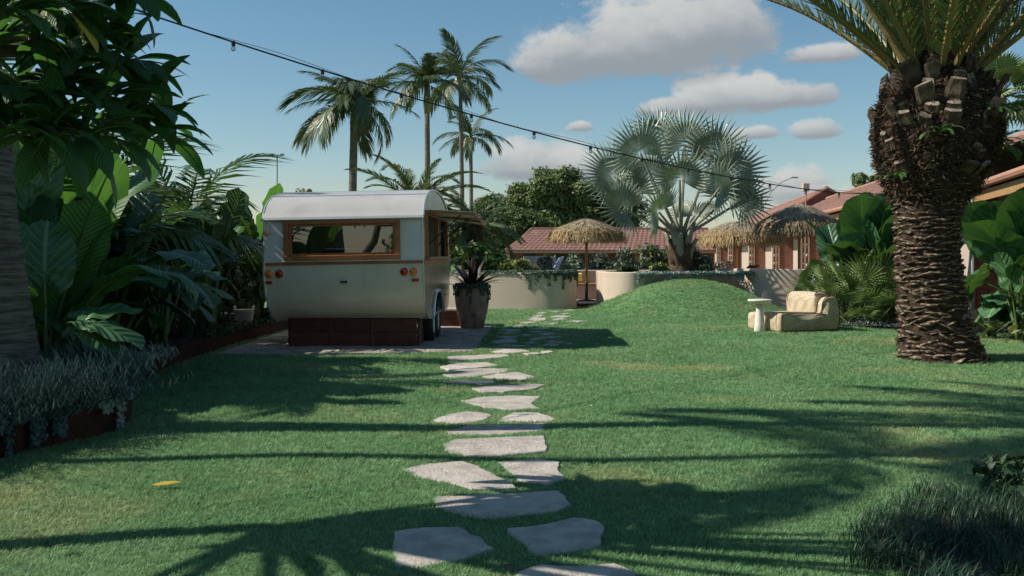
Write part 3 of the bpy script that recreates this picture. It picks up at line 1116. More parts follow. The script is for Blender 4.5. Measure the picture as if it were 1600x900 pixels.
# near wing at the right
dA = Vector((1.03, 4.0, 0)).normalized()
nA = Vector((-dA.y, dA.x, 0))


def eA(s, off=0.0, z=0.0):
    return Vector((8.95, 17.4, z)) + dA * s - nA * off


A = thing('motel_office', 'low brick building with red tiled roof behind the elephant ears', 'building')
tiled_slope(eA(-.6, 0, EZ), eA(4.6, 0, EZ), eA(-.6, 4.6, 4.45), eA(4.6, 4.6, 4.45), parent=A, singles=True, tw=.36, th=.37)
tiled_slope(eA(-7, 0, EZ), eA(-.6, 0, EZ), eA(-7, 4.6, 4.45), eA(-.6, 4.6, 4.45), parent=A, tw=.36, th=.37)
mb = MB()
mb.tube([eA(-7, 4.6, 4.5), eA(4.6, 4.6, 4.5)], .11, 8)
mb.build('ridge_cap', m_['tile'], A)
MB().add([eA(-7, 4.6, 4.43), eA(4.6, 4.6, 4.43), eA(4.6, 9.2, EZ), eA(-7, 9.2, EZ)], [(0, 1, 2, 3)]).build('back_roof', m_['tile'], A)
MB().add([eA(4.55, 0, EZ), eA(4.55, 9.2, EZ), eA(4.55, 4.6, 4.42)], [(0, 1, 2)]).build('gable', m_['brick_wall'], A)
mb = MB()
mb.tube([eA(-7, -.07, EZ - .02), eA(4.7, -.07, EZ - .02)], .085, 8)
mb.build('gutter', m_['fascia'], A)
mb = MB()
mm = Matrix.Translation(eA(0)) @ Matrix.Rotation(math.atan2(-dA.x, dA.y), 4, 'Z')
mb.box(.02, .06, -7, 4.6, EZ - .34, EZ - .12, 0, mm)
mb.build('eave_beam', m_['timber_pale'], A)
MB().box(1.5, 1.75, -7, 4.5, -.1, EZ + .3, 0, mm).build('front_wall', m_['pink_wall'], A)
MB().box(.07, 1.5, -7, 4.55, EZ - .14, EZ - .10, 0, mm).build('soffit', m_['fascia'], A)
MB().box(.35, .55, 3.5, 3.72, -.1, EZ - .15, 0, mm).build('post', m_['pink_wall'], A)
MB().box(.35, .55, -1.6, -1.4, -.1, EZ - .15, 0, mm).build('post', m_['pink_wall'], A)
w = MB().box(1.44, 1.495, .3, 2.2, .9, 2.2, 0, mm).build('window', m_['glass_dark'], A)
MB().box(1.42, 1.44, 1.2, 1.28, .9, 2.2, 0, mm).build('mullion', m_['timber'], w)
MB().box(1.44, 1.495, 2.6, 3.4, 0, 2.15, 0, mm).build('door', m_['dark_door'], A)

# far wing across the courtyard
Cb = thing('motel_rear_wing', 'far brick wing with a hipped red tiled roof beyond the courtyard', 'building')
fz, rz_ = 1.98, 4.2
x0, x1 = -.64, 20.5
tiled_slope((x0, 100, fz), (x1, 100, fz), (2.05, 104, rz_), (x1, 104, rz_), tw=.5, th=.5, parent=Cb)
tiled_slope((x0, 108, fz), (x0, 100, fz), (2.05, 104.2, rz_), (2.05, 104, rz_), tw=.5, th=.5, parent=Cb)
MB().tube([(2.05, 104, rz_ + .06), (x1, 104, rz_ + .06)], .12, 8).build('ridge_cap', m_['tile'], Cb)
MB().tube([(x0, 100, fz + .06), (.6, 102, fz + .95), (2.05, 104, rz_ + .06)], .12, 8).build('hip_cap', m_['tile'], Cb)
MB().box(x0, x1, 99.85, 100.0, fz - .3, fz - .02).build('fascia', m_['fascia'], Cb)
MB().box(x0 + .5, x1, 101.2, 101.5, -.1, fz + .3).build('front_wall', m_['brick_wall'], Cb)
MB().box(x0 + .5, x0 + .8, 101.5, 107, -.1, fz).build('end_wall', m_['brick_wall'], Cb)
for i, x in enumerate((1.2, 4.3, 7.0, 10.2, 13.5, 16.5)):
    w = MB().box(x, x + 1.2, 101.1, 101.19, .2, 1.75).build('window' if i % 2 else 'door', m_['glass_dark'], Cb)
for x in (3.2, 6.0, 9.2, 12.4, 15.4):
    MB().box(x, x + .22, 100.2, 100.42, -.1, fz - .3).build('post', m_['timber'], Cb)
MB().box(x0 - 2.2, x0 + .4, 103, 103.2, -.1, 1.6).build('side_fence', m_['plaster'], Cb)

# ------------------------------------------------------------------ caravan
CV = thing('caravan', 'vintage grey caravan with timber framed window and raised side hatches', 'caravan', (-2.47, 14.72, 0))
CV.rotation_euler = (0, R(-1.0), R(-1.5))
HW = 1.18
low = [(.95, .405), (.70, .42), (.48, .465), (.30, .55), (.17, .67), (.08, .82), (.03, .99), (.005, 1.15), (0, 1.28)]
rear_up = [(0, 1.28), (.002, 1.37), (.02, 1.92), (.025, 1.97)]
roofp = [(.025, 1.97), (.07, 2.06), (.16, 2.145), (.30, 2.225), (.55, 2.31), (.9, 2.38), (1.4, 2.43), (2.1, 2.455), (2.8, 2.43), (3.3, 2.375),
         (3.7, 2.28), (4.0, 2.15), (4.2, 2.0), (4.3, 1.85)]
frontp = [(4.3, 1.85), (4.36, 1.5), (4.37, 1.15), (4.33, .85), (4.22, .62), (4.05, .47), (3.8, .405)]


def skin(prof, xa, xb, mi=0, mb=None):
    mb = mb or MB()
    n = len(prof)
    vs = [(xa, y, z) for y, z in prof] + [(xb, y, z) for y, z in prof]
    mb.add(vs, [(i, i + n, i + n + 1, i + 1) for i in range(n - 1)], mi)
    return mb


skin(low, -HW, HW).build('rear_panel_lower', m_['alu_low'], CV, True)
WX0, WX1, WZ0, WZ1 = -.86, .83, 1.37, 1.92
mb = MB()
skin([(0, 1.28), (.002, WZ0)], -HW, HW, 0, mb)
skin([(.02, WZ1), (.025, 1.97)], -HW, HW, 0, mb)
skin([(.002, WZ0), (.02, WZ1)], -HW, WX0, 0, mb)
skin([(.002, WZ0), (.02, WZ1)], WX1, HW, 0, mb)
mb.build('rear_panel_upper', m_['alu'], CV)
skin(frontp, -HW, HW).build('front_panel', m_['alu'], CV, True)
MB().box(-HW + .01, HW - .01, .7, 3.9, .41, .45).build('floor', m_['interior'], CV)
# roof with a lip standing proud of the rear
rp = [(-.045, 1.945), (-.05, 1.975), (.0, 2.0)] + [(y, z + .018) for y, z in roofp[1:-1]] + [(4.33, 1.84)]
skin(rp, -HW - .02, HW + .02).build('roof', m_['alu_roof'], CV, True)
MB().tube([(-HW - .03, -.05, 1.95), (HW + .03, -.05, 1.95)], .014, 6).build('roof_lip', m_['alu_trim'], CV)
for y in (.55, 1.5):
    z = np.interp(y, [p[0] for p in roofp], [p[1] for p in roofp]) + .02
    MB().box(-HW, HW, y - .012, y + .012, z - .01, z + .006).build('roof_seam', m_['alu_trim'], CV)
# side walls as vertical slabs between the lower and the upper profile
lp = [(y, z) for y, z in low[::-1]] + [(3.8, .405), (4.05, .47), (4.22, .62), (4.33, .85), (4.36, 1.15)]
up_ = [(0, 1.28), (.002, 1.37), (.02, 1.92)] + roofp + [(4.36, 1.5)]
upy = sorted(up_, key=lambda p: p[0])


def zl(y, arch=True):
    z = np.interp(y, [p[0] for p in lp], [p[1] for p in lp])
    if arch:
        c, w = 2.0, .92
        if abs(y - c) < w:
            z = max(z, .80 * (1 - abs((y - c) / w) ** 3.2) ** (1 / 2.2))
    return z


def zu(y):
    return np.interp(y, [p[0] for p in upy], [p[1] for p in upy])


HY0, HY1, HZ0, HZ1 = .45, 3.85, 1.37, 2.06
ys = sorted(set([0.001, .005, .01, .02, .03, .05, .08, .12, .17, .23, .3, .38, .45] + list(np.round(np.linspace(.5, 3.8, 50), 3)) +
                [3.85, 3.9, 4.0, 4.1, 4.2, 4.25, 4.3, 4.33, 4.355]))
for side, x, hatch in ((1, HW, True), (-1, -HW, False)):
    mb = MB()
    for a, b in zip(ys[:-1], ys[1:]):
        segs = []
        mid = (a + b) / 2
        if hatch and HY0 < mid < HY1:
            segs = [((zl(a), zl(b)), (HZ0, HZ0)), ((HZ1, HZ1), (zu(a), zu(b)))]
        else:
            segs = [((zl(a), zl(b)), (zu(a), zu(b)))]
        for (l0, l1), (u0, u1) in segs:
            if u0 > l0 or u1 > l1:
                mb.add([(x, a, l0), (x, b, l1), (x, b, u1), (x, a, u0)], [(0, 1, 2, 3) if side > 0 else (3, 2, 1, 0)])
    mb.build('side_panel', m_['alu_side'], CV)
    # edge moulding along the rear corner and the roof
    MB().tube([(x, y, z) for y, z in low] + [(x, y, z) for y, z in rear_up[1:]], .013, 6).build('corner_moulding', m_['alu_trim'], CV)
    MB().tube([(x + .015 * side, y, z + .012) for y, z in roofp], .016, 6).build('roof_moulding', m_['alu_trim'], CV)
# interior lining (pale, lets the window look into a real room)
MB().box(-HW + .02, HW - .02, 2.9, 2.94, .46, 2.3).build('partition', m_['interior'], CV)
# rear window
wn = bpy.data.objects.new('rear_window', None)
COL.objects.link(wn)
wn.parent = CV
fw = .075
for nm, a in (('frame_rail', (WX0 - .02, WX1 + .02, -.045, .05, WZ1 - fw + .03, WZ1 + .03)),
              ('frame_rail', (WX0 - .02, WX1 + .02, -.055, .05, WZ0 - .03, WZ0 + fw - .03)),
              ('frame_stile', (WX0 - .02, WX0 + fw - .02, -.042, .05, WZ0 + fw - .031, WZ1 - fw + .031)),
              ('frame_stile', (WX1 - fw + .02, WX1 + .02, -.042, .05, WZ0 + fw - .031, WZ1 - fw + .031))):
    MB().bbox(*a, .006).build(nm, m_['timber'], wn)
for nm, a in (('inner_rail', (WX0 + .055, WX1 - .055, -.018, .03, WZ1 - fw + .0, WZ1 - fw + .029)),
              ('inner_rail', (WX0 + .055, WX1 - .055, -.018, .03, WZ0 + fw - .03, WZ0 + fw - .0)),
              ('inner_stile', (WX0 + .056, WX0 + .09, -.017, .03, WZ0 + fw, WZ1 - fw)),
              ('inner_stile', (WX1 - .09, WX1 - .056, -.017, .03, WZ0 + fw, WZ1 - fw))):
    MB().bbox(*a, .004).build(nm, m_['timber'], wn)
MB().add([(WX0 + .05, .012, WZ0 + .04), (WX1 - .05, .012, WZ0 + .04), (WX1 - .05, .014, WZ1 - .04), (WX0 + .05, .014, WZ1 - .04)], [(0, 1, 2, 3)]).build('pane', m_['pane'], wn)
MB().bbox(WX0 - .05, WX1 + .05, -.05, .0, WZ0 - .05, WZ0 - .032, .004).build('sill', m_['alu_trim'], wn)
# belt line
MB().bbox(-HW - .004, HW + .004, -.022, .004, 1.275, 1.318, .005).build('belt_strip', m_['timber'], CV)
MB().bbox(HW + .001, HW + .03, .02, 4.3, 1.262, 1.31, .005).build('belt_strip', m_['timber'], CV)
# lamps
for x, mt, nm in ((-1.11, 'amber_lens', 'indicator_lamp'), (-.955, 'red_lens', 'tail_lamp'), (.90, 'red_lens', 'tail_lamp'), (1.04, 'amber_lens', 'indicator_lamp')):
    prof = [(.064, .0), (.064, .02), (.05, .036), (.03, .046), (.003, .05)]
    mb = MB().lathe(prof, 18)
    lam = mb.build(nm, m_[mt], CV, True)
    lam.location = (x, .012, 1.155)
    lam.rotation_euler = (R(90), 0, 0)
    MB().lathe([(.072, 0), (.072, .012), (.062, .014)], 18).build('bezel', m_['alu_trim'], lam)
for x in (-1.12, 1.06):
    MB().bbox(x - .05, x + .05, -.012, .03, 1.005, 1.045, .004).build('reflector', m_['red_lens'], CV)
MB().bbox(-.05, .05, -.03, .02, 1.0, 1.03, .008).build('latch', m_['dark_plastic'], CV)
# marker lamp and conduit at the left corner
ml = MB().lathe([(.05, 0), (.055, .03), (.045, .06), (.02, .075), (.003, .08)], 14).build('marker_lamp', m_['pink_lens'], CV, True)
ml.location = (-HW + .05, .012, 1.77)
ml.rotation_euler = (R(90), 0, 0)
MB().tube([(-HW + .05, -.03, 1.70), (-HW + .03, -.035, 1.62), (-HW + .01, -.03, 1.5), (-HW, -.03, 1.3), (-HW - .005, -.02, 1.1), (-HW, .03, .85), (-HW + .02, .2, .6), (-HW + .05, .5, .44)], .017, 6).build('conduit', m_['alu_trim'], CV)
# side hatch openings and raised flaps
for nm, a in (('hatch_frame', (HW - .05, HW + .03, HY0, HY0 + .07, HZ0, HZ1)), ('hatch_frame', (HW - .05, HW + .03, HY1 - .07, HY1, HZ0, HZ1)),
              ('hatch_mullion', (HW - .05, HW + .028, 2.08, 2.2, HZ0 + .001, HZ1 - .051)), ('hatch_head', (HW - .05, HW + .029, HY0 + .071, HY1 - .071, HZ1 - .05, HZ1)),
              ('hatch_sill', (HW - .10, HW + .06, HY0 - .02, HY1 + .02, HZ0 - .045, HZ0 - .001))):
    MB().bbox(*a, .006).build(nm, m_['timber'], CV)
for (y0, y1, ang) in ((.50, 2.1, 4), (2.17, 3.82, 9)):
    fl = bpy.data.objects.new('hatch_flap', None)
    COL.objects.link(fl)
    fl.parent = CV
    fl.location = (HW + .035, 0, HZ1 + .0)
    fl.rotation_euler = (0, R(ang), 0)
    W_ = .72
    for nm, a in (('flap_rail', (0, W_, y0, y0 + .06, -.025, .02)), ('flap_rail', (0, W_, y1 - .06, y1, -.025, .02)),
                  ('flap_rail', (0, .06, y0 + .061, y1 - .061, -.025, .02)), ('flap_rail', (W_ - .06, W_, y0 + .061, y1 - .061, -.025, .02))):
        MB().bbox(*a, .005).build(nm, m_['timber'], fl)
    MB().box(.061, W_ - .061, y0 + .061, y1 - .061, -.012, .006).build('flap_panel', m_['white_paint'], fl)
    MB().box(-.01, W_ + .01, y0 - .01, y1 + .01, .022, .03).build('flap_skin', m_['alu'], fl)
    for y in (y0 + .04, y1 - .04):
        MB().tube([(.50, y, -.02), (.03, y, -.50)], .010, 6).build('gas_strut', m_['black_metal'], fl)
# wheels
MB().tube([(HW + .015, y, zl(y)) for y in np.linspace(1.09, 2.91, 28)], .03, 6).build('wheel_arch', m_['alu_trim'], CV)
MB().add([(HW - .28, 1.08, .35), (HW - .28, 2.92, .35), (HW - .28, 2.92, .85), (HW - .28, 1.08, .85)], [(0, 1, 2, 3)]).build('inner_arch', m_['dark_plastic'], CV)
for y in (1.62, 2.36):
    for sx in (1, -1):
        wh = bpy.data.objects.new('wheel', None)
        COL.objects.link(wh)
        wh.parent = CV
        wh.location = (sx * (HW - .11), y, .315 + .02 * sx * -1 + .02)
        wh.rotation_euler = (0, R(90), 0)
        MB().lathe([(.20, -.085), (.28, -.10), (.32, -.075), (.332, -.03), (.332, .03), (.32, .075), (.28, .10), (.20, .085)], 28, cap=False).build('tyre', m_['rubber'], wh, True)
        MB().lathe([(.205, -.08), (.205, .08), (.17, .075), (.15, .03), (.07, .045), (.05, .08), (.005, .085)], 24).build('rim', m_['rim'], wh, True)
MB().tube([(-HW + .2, 1.62, .33), (HW - .2, 1.62, .33)], .035, 8).build('axle', m_['dark_plastic'], CV)
MB().tube([(-HW + .2, 2.36, .33), (HW - .2, 2.36, .33)], .035, 8).build('axle', m_['dark_plastic'], CV)
jk = MB().tube([(-.86, .55, .02), (-.86, .55, .43)], .03, 8)
jk.box(-.93, -.79, .48, .62, .018, .035)
jk.build('corner_jack', m_['steel'], CV)
# things inside the caravan
em = thing('espresso_machine', 'dark espresso machine behind the caravan rear window', 'coffee machine', (-2.62, 15.25, 1.18))
MB().bbox(-.30, .30, 0, .4, .0, .30, .03).build('body', m_['dark_plastic'], em)
MB().bbox(-.26, .26, .05, .35, .302, .36, .02).build('cup_tray', m_['steel'], em)
for x in (-.16, .14):
    MB().tube([(x, -.02, .14), (x, -.16, .12)], .018, 6).build('handle', m_['timber'], em)
ct = thing('caravan_counter', 'pale counter inside the caravan below the rear window', 'counter', (-2.45, 15.1, .46))
MB().bbox(-1.12, 1.12, .05, .62, .68, .718, .005).build('top', m_['timber_pale'], ct)
MB().box(-1.1, 1.1, .1, .58, .0, .679).build('cabinet', m_['interior'], ct)
for i, (x, hh, mt) in enumerate(((-3.3, .30, 'steel'), (-3.15, .24, 'white_paint'), (-2.1, .20, 'timber'), (-1.75, .27, 'white_paint'), (-1.62, .33, 'steel'))):
    bt_ = MB().lathe([(.05, 0), (.06, .02), (.06, hh * .6), (.025, hh * .8), (.022, hh)], 12).build('bottle' if i != 2 else 'canister', m_[mt], None, True)
    bt_.location = (x, 15.33, 1.18)
    tag(bt_, ['tall steel flask behind the left end of the caravan window', 'white milk bottle beside the steel flask in the caravan window',
              'timber brown canister right of the espresso machine', 'white syrup bottle right of the brown canister in the caravan',
              'steel syrup bottle at the right end of the caravan counter'][i], 'canister' if i == 2 else 'bottle')
# timber skirt below the rear, made of boards
sk = thing('timber_skirt', 'dark red stained timber skirt boards under the caravan rear', 'skirt', (-2.47, 15.22, .02))
xs_ = [-.93, -.335, .31, 1.02]
for i in range(3):
    for k in range(2):
        MB().bbox(xs_[i] + .002, xs_[i + 1] - .002, 0, .03, k * .215 + .002, k * .215 + .214, .004).build('board', m_['skirt'], sk)
MB().box(-.92, 1.01, .0305, .05, .0, .43).build('light_stop_panel', m_['skirt'], sk)  # unseen panel added to stop light leaking between the boards
for k in range(3):
    MB().bbox(1.02, 1.05, .031, 1.0, k * .142 + .002, k * .142 + .139, .005).build('board', m_['skirt'], sk)
    MB().bbox(-.96, -.93, .031, 1.0, k * .142 + .002, k * .142 + .139, .005).build('board', m_['skirt'], sk)
for x in (-.9, -.335, .31, .99):
    for z in (.03, .10, .17, .24, .31, .38):
        MB().lathe([(.008, 0), (.006, .004)], 8).build('screw', m_['steel'], sk).matrix_local = Matrix.Translation((x + .02, -.001, z)) @ Matrix.Rotation(R(90), 4, 'X')

# timber entry step beside the pot
es = thing('entry_step', 'red timber box step beside the caravan door and clay urn', 'step', (-1.12, 19.55, .02))
for k in range(2):
    MB().bbox(-.35, .55, 0, .03, k * .15 + .002, k * .15 + .148, .004).build('board', m_['skirt'], es)
MB().bbox(-.35, .55, .031, .6, .0, .30, .004).build('box', m_['skirt'], es)
MB().bbox(-.38, .58, -.03, .65, .301, .34, .006).build('tread', m_['stone'], es)

# urn with bromeliad
UR = Vector((-.77, 19.15, .02))
urn = MB().lathe([(.20, 0), (.225, .02), (.27, .2), (.315, .42), (.335, .58), (.325, .70), (.29, .78), (.30, .80), (.305, .83), (.26, .83), (.24, .76), (.01, .74)], 32).build('clay_urn', m_['terracotta'], None, True)
urn.location = UR
tag(urn, 'tall weathered terracotta urn standing on the patio corner', 'pot')

# bucket in the bed
bk = thing('bucket', 'white flexible tub with rope handles in the jungle bed', 'bucket', (-4.62, 17.15, .21))
MB().lathe([(.13, 0), (.14, .01), (.175, .26), (.185, .27), (.165, .26), (.13, .02), (.01, .015)], 20).build('tub', m_['white_paint'], bk, True)
for s in (-1, 1):
    MB().tube([(s * .12, -.13, .25), (s * .08, -.14, .31), (0, -.15, .33), (-.0, -.15, .33)] if False else [(s * .15, -.07, .26), (s * .165, -.04, .325), (s * .165, .04, .325), (s * .15, .07, .26)], .012, 6).build('handle', m_['white_paint'], bk)


# ------------------------------------------------------------------ woven lounge chair, side table
ch = thing('lounge_chair', 'low woven seagrass lounge chair with rounded back on the lawn', 'chair', (5.27, 18.75, 0), 0)
ch.rotation_euler = (0, 0, R(21))
# local: chair faces -x, width along y


def rounded_profile(poly, r, n=4):
    out = []
    k = len(poly)
    for i in range(k):
        p0, p1, p2 = Vector(poly[i - 1]), Vector(poly[i]), Vector(poly[(i + 1) % k])
        a = (p0 - p1); b = (p2 - p1)
        rr = min(r, a.length * .45, b.length * .45)
        s, e = p1 + a.normalized() * rr, p1 + b.normalized() * rr
        for j in range(n + 1):
            tt = j / n
            out.append(s * (1 - tt) ** 2 + p1 * 2 * tt * (1 - tt) + e * tt ** 2)
    return out


def pouf(prof, y0, y1, bulge=.04, edge=.06):
    """profile in x,z extruded along y with soft, padded edges"""
    k = len(prof)
    c = sum(prof, Vector((0, 0))) / k
    rows = [(y0, .90), (y0 + edge * .3, .965), (y0 + edge, 1.0), ((y0 + y1) / 2, 1.0), (y1 - edge, 1.0), (y1 - edge * .3, .965), (y1, .90)]
    vs, fs = [], []
    for i, (y, s) in enumerate(rows):
        b = bulge if i == 3 else 0
        for p in prof:
            q = c + (p - c) * s
            vs.append((q.x, y, max(0.0, q.y + (b if p.y > .2 else 0))))
    for i in range(len(rows) - 1):
        for j in range(k):
            j2 = (j + 1) % k
            fs.append((i * k + j, i * k + j2, (i + 1) * k + j2, (i + 1) * k + j))
    fs.append(tuple(range(k))[::-1])
    fs.append(tuple((len(rows) - 1) * k + j for j in range(k)))
    return MB().add(vs, fs)


seat = [Vector(p) for p in ((-.66, .01), (.42, .01), (.42, .34), (-.66, .335))]
pouf(rounded_profile(seat, .07), -.50, .50, .03).build('seat', m_['wicker'], ch, True)
back = [Vector(p) for p in ((.30, .01), (.66, .01), (.70, .30), (.64, .70), (.34, .72), (.27, .60))]
pouf(rounded_profile(back, .10), -.30, .56, .015).build('backrest', m_['wicker'], ch, True)
arm = [Vector(p) for p in ((-.70, .012), (.62, .012), (.66, .30), (.60, .62), (.52, .66), (.33, .64), (.25, .56), (.22, .33), (-.69, .36))]
ap = rounded_profile(arm, .07)
pouf(ap, -.60, -.44, 0, .05).build('side_bolster', m_['wicker'], ch, True)
for y in (-.596, -.445):
    MB().tube([(p.x * .95 - .0, y, max(.012, .03 + p.y * .96)) for p in ap] + [(ap[0].x * .95, y, max(.012, .03 + ap[0].y * .96))], .010, 6, cap=False).build('piping', m_['wicker_pipe'], ch)
ap2 = rounded_profile(back, .10)
MB().tube([(p.x, .50, p.y + .002) for p in ap2], .009, 6, cap=False).build('piping', m_['wicker_pipe'], ch)
MB().tube([(p.x, -.28, p.y + .012) for p in ap2[10:26]], .009, 6, cap=False).build('piping', m_['wicker_pipe'], ch)

stb = thing('side_table', 'white stone side table with shallow dish top beside the woven chair', 'table', P(1187, 516, 18.35) * 1.0)
stb.location.z = 0
MB().lathe([(.005, .515), (.07, .52), (.15, .535), (.205, .56), (.22, .585), (.215, .60), (.19, .595), (.005, .585)], 28).build('top', m_['concrete_white'], stb, True)
MB().lathe([(.10, 0), (.105, .01), (.09, .15), (.075, .30), (.065, .42), (.07, .525)], 20).build('pedestal', m_['concrete_white'], stb, True)

# ------------------------------------------------------------------ thatched umbrellas
def thatch_mesh(Rad, H, seed, n=5200, mats=('thatch_top', 'thatch')):
    rg = np.random.default_rng(seed)
    s = np.sqrt(rg.random(n) * .97 + .01)              # 0 apex .. 1 rim
    s[: n // 3] = 1 - .22 * rg.random(n // 3)          # heavy fringe
    th = rg.random(n) * 2 * np.pi
    r0 = s * Rad
    z0 = H * (1 - s ** 1.25) + .04 * rg.random(n)
    ln = .22 + .22 * rg.random(n)
    # down slope, then hanging
    slope = np.arctan2(H * 1.25 * s ** .25 / Rad, 1.0)
    hang = slope + rg.normal(.10, .16, n) + (s > .8) * (.55 + .3 * rg.random(n))
    r1 = r0 + ln * np.cos(hang)
    z1 = z0 - ln * np.sin(hang)
    dth = rg.normal(0, .05, n)
    w = .006 + .010 * rg.random(n)
    a0 = np.stack([r0 * np.cos(th), r0 * np.sin(th), z0], -1)
    a1 = np.stack([r1 * np.cos(th + dth), r1 * np.sin(th + dth), z1], -1)
    tg = np.stack([-np.sin(th), np.cos(th), 0 * th], -1)
    V = np.stack([a0 - tg * w[:, None], a0 + tg * w[:, None], a1 + tg * w[:, None] * .5, a1 - tg * w[:, None] * .5], 1).reshape(-1, 3)
    Fq = np.arange(4 * n).reshape(n, 4)
    mi = ((s + rg.normal(0, .1, n)) > .74).astype(int)
    return np_mesh('thatch_straw', V, Fq, [m_[mats[0]], m_[mats[1]]], mi=mi, link_it=False)


def umbrella(loc, Rad, H, zr, label, seed, pole_black=False, mats=('thatch_top', 'thatch'), pz=0.0):
    t_ = thing('thatched_umbrella', label, 'umbrella', loc, 0, 'thatched umbrellas in the courtyard')
    o = link('thatch', thatch_mesh(Rad, H, seed, mats=mats), t_)
    o.location = (0, 0, zr)
    o['kind'] = 'stuff'
    prof = [(Rad * s, zr - .03 + H * (1 - s ** 1.25)) for s in (1, .8, .6, .4, .2, .02)]
    MB().lathe(prof, 24, cap=False).build('canopy_lining', m_[mats[1]], t_, True)
    for k in range(8):
        a = k * math.pi / 4 + .2
        MB().tube([(.03 * math.cos(a), .03 * math.sin(a), zr + H - .12), (Rad * .96 * math.cos(a), Rad * .96 * math.sin(a), zr - .05)], .015, 5).build('rib', m_['pole'], t_)
    MB().tube([(0, 0, .02 if not pole_black else .55), (0, 0, zr + H - .05)], .042, 10).build('pole', m_['pole'], t_)
    if pole_black:
        MB().tube([(0, 0, .0), (0, 0, .56)], .050, 10).build('sleeve', m_['black_metal'], t_)
    MB().lathe([(.28, .0), (.28, .03), (.06, .05)], 18).build('base', m_['black_metal'], t_)
    return t_


umbrella((2.29, 30.6, .02), 1.16, .42, 2.10, 'straw umbrella on a timber pole with black sleeve in the wall gap', 3, True)
umbrella((7.08, 31.0, .02), 1.30, .50, 2.00, 'golden straw umbrella between the silver palm and the larger umbrella', 4)
umbrella((8.05, 27.9, .02), 1.22, .62, 2.24, 'weathered grey straw umbrella beside the elephant ears', 5, mats=('thatch_top', 'thatch_old'))


# ------------------------------------------------------------------ leaf and frond meshes
def frond(L, n, ll, lw, up, droop, la=50, ld=.25, v=18, seed=0, pet=.12, rr=.02, dry=0.0, mats=('rachis', 'frond', 'frond_dry'), pw=1.3, name='frond', tipla=22, taper=.35):
    """feather frond along +x: rachis with leaflets each side"""
    rg = random.Random(seed)
    mb = MB()
    N = 18
    pts = [Vector((0, 0, 0))]
    ang = []
    for i in range(N):
        s = (i + .5) / N
        a = R(up) - R(droop) * s ** pw
        ang.append(a)
        pts.append(pts[-1] + Vector((math.cos(a), 0, math.sin(a))) * (L / N))
    mb.tube(pts, [rr * (1 - .85 * i / N) + .0015 for i in range(N + 1)], 5, 0)

    def at(s):
        f = min(s * N, N - 1e-4)
        i = int(f)
        p = pts[i].lerp(pts[i + 1], f - i)
        a = ang[i]
        return p, Vector((math.cos(a), 0, math.sin(a))), Vector((-math.sin(a), 0, math.cos(a)))
    for k in range(n):
        s = pet + (1 - pet) * (k + rg.uniform(-.3, .3)) / n
        s = min(max(s, pet), .999)
        q = (s - pet) / (1 - pet)
        p, T, Nn = at(s)
        lnn = ll * (taper + (1 - taper) * math.sin(math.pi * min(1, (q * .82 + .16)) ** .9)) * rg.uniform(.85, 1.1)
        for sd in (-1, 1):
            l_a = R(la + (tipla - la) * q + rg.uniform(-7, 7))
            vv = R(v + rg.uniform(-10, 10))
            d = T * math.cos(l_a) + Vector((0, sd, 0)) * math.sin(l_a) * math.cos(vv) + Nn * math.sin(l_a) * math.sin(vv)
            wv = (T - d * T.dot(d))
            wv = wv.normalized() if wv.length > 1e-4 else Nn
            g = ld * rg.uniform(.7, 1.3)
            m1 = p + d * lnn * .5 - Vector((0, 0, g * lnn * .22))
            e1 = p + d * lnn * (1 - .25 * g) - Vector((0, 0, g * lnn * .95))
            w = lw * rg.uniform(.8, 1.15)
            mi = 2 if rg.random() < dry else 1
            mb.add([p - wv * w * .35, p + wv * w * .35, m1 + wv * w * .5, m1 - wv * w * .5, e1], [(0, 1, 2, 3), (3, 2, 4)], mi)
    return mb.mesh(name, [m_[x] for x in mats])


def fan_leaf(Lp, Rd, nseg=40, span=145, cup=.25, droop=.25, seed=0, split=.55, rp=.03, mats=('petiole_pale', 'bismarck'), name='leaf', sag=.0):
    rg = random.Random(seed)
    mb = MB()
    pts = [Vector((Lp * s, 0, -sag * Lp * s * s)) for s in (0, .25, .5, .75, 1)]
    mb.tube(pts, [rp * 1.5, rp * 1.1, rp, rp * .9, rp * .7], 6, 0)
    base = pts[-1]
    dphi = 2 * R(span) / nseg
    for i in range(nseg):
        ph = -R(span) + (i + .5) * dphi
        lr = Rd * (.80 + .20 * math.cos(ph * .5)) * rg.uniform(.93, 1.05)
        sp = split * rg.uniform(.92, 1.08)

        def pt(a, r, lift=0.0):
            x, y = math.cos(a) * r, math.sin(a) * r
            z = cup * abs(math.sin(a)) * r + .12 * r * math.cos(a) - droop * max(0, r / Rd - .35) ** 2 * Rd + lift
            return base + Vector((x, y, z))
        c = pt(ph, lr * sp, .05 * Rd)
        l = pt(ph - dphi * .5, lr * sp)
        r_ = pt(ph + dphi * .5, lr * sp)
        b = pt(ph, .04 * Rd)
        m2 = pt(ph + rg.uniform(-.02, .02), lr * (sp + 1) * .5, .02 * Rd)
        ml_ = pt(ph - dphi * .21, lr * (sp + 1) * .5)
        mr_ = pt(ph + dphi * .21, lr * (sp + 1) * .5)
        tip = pt(ph + rg.uniform(-.05, .05), lr, -.10 * Rd * rg.random())
        mb.add([b, l, c, r_, ml_, m2, mr_, tip], [(0, 1, 2), (0, 2, 3), (1, 4, 5, 2), (2, 5, 6, 3), (4, 7, 5), (5, 7, 6)], 1)
    return mb.mesh(name, [m_[x] for x in mats])


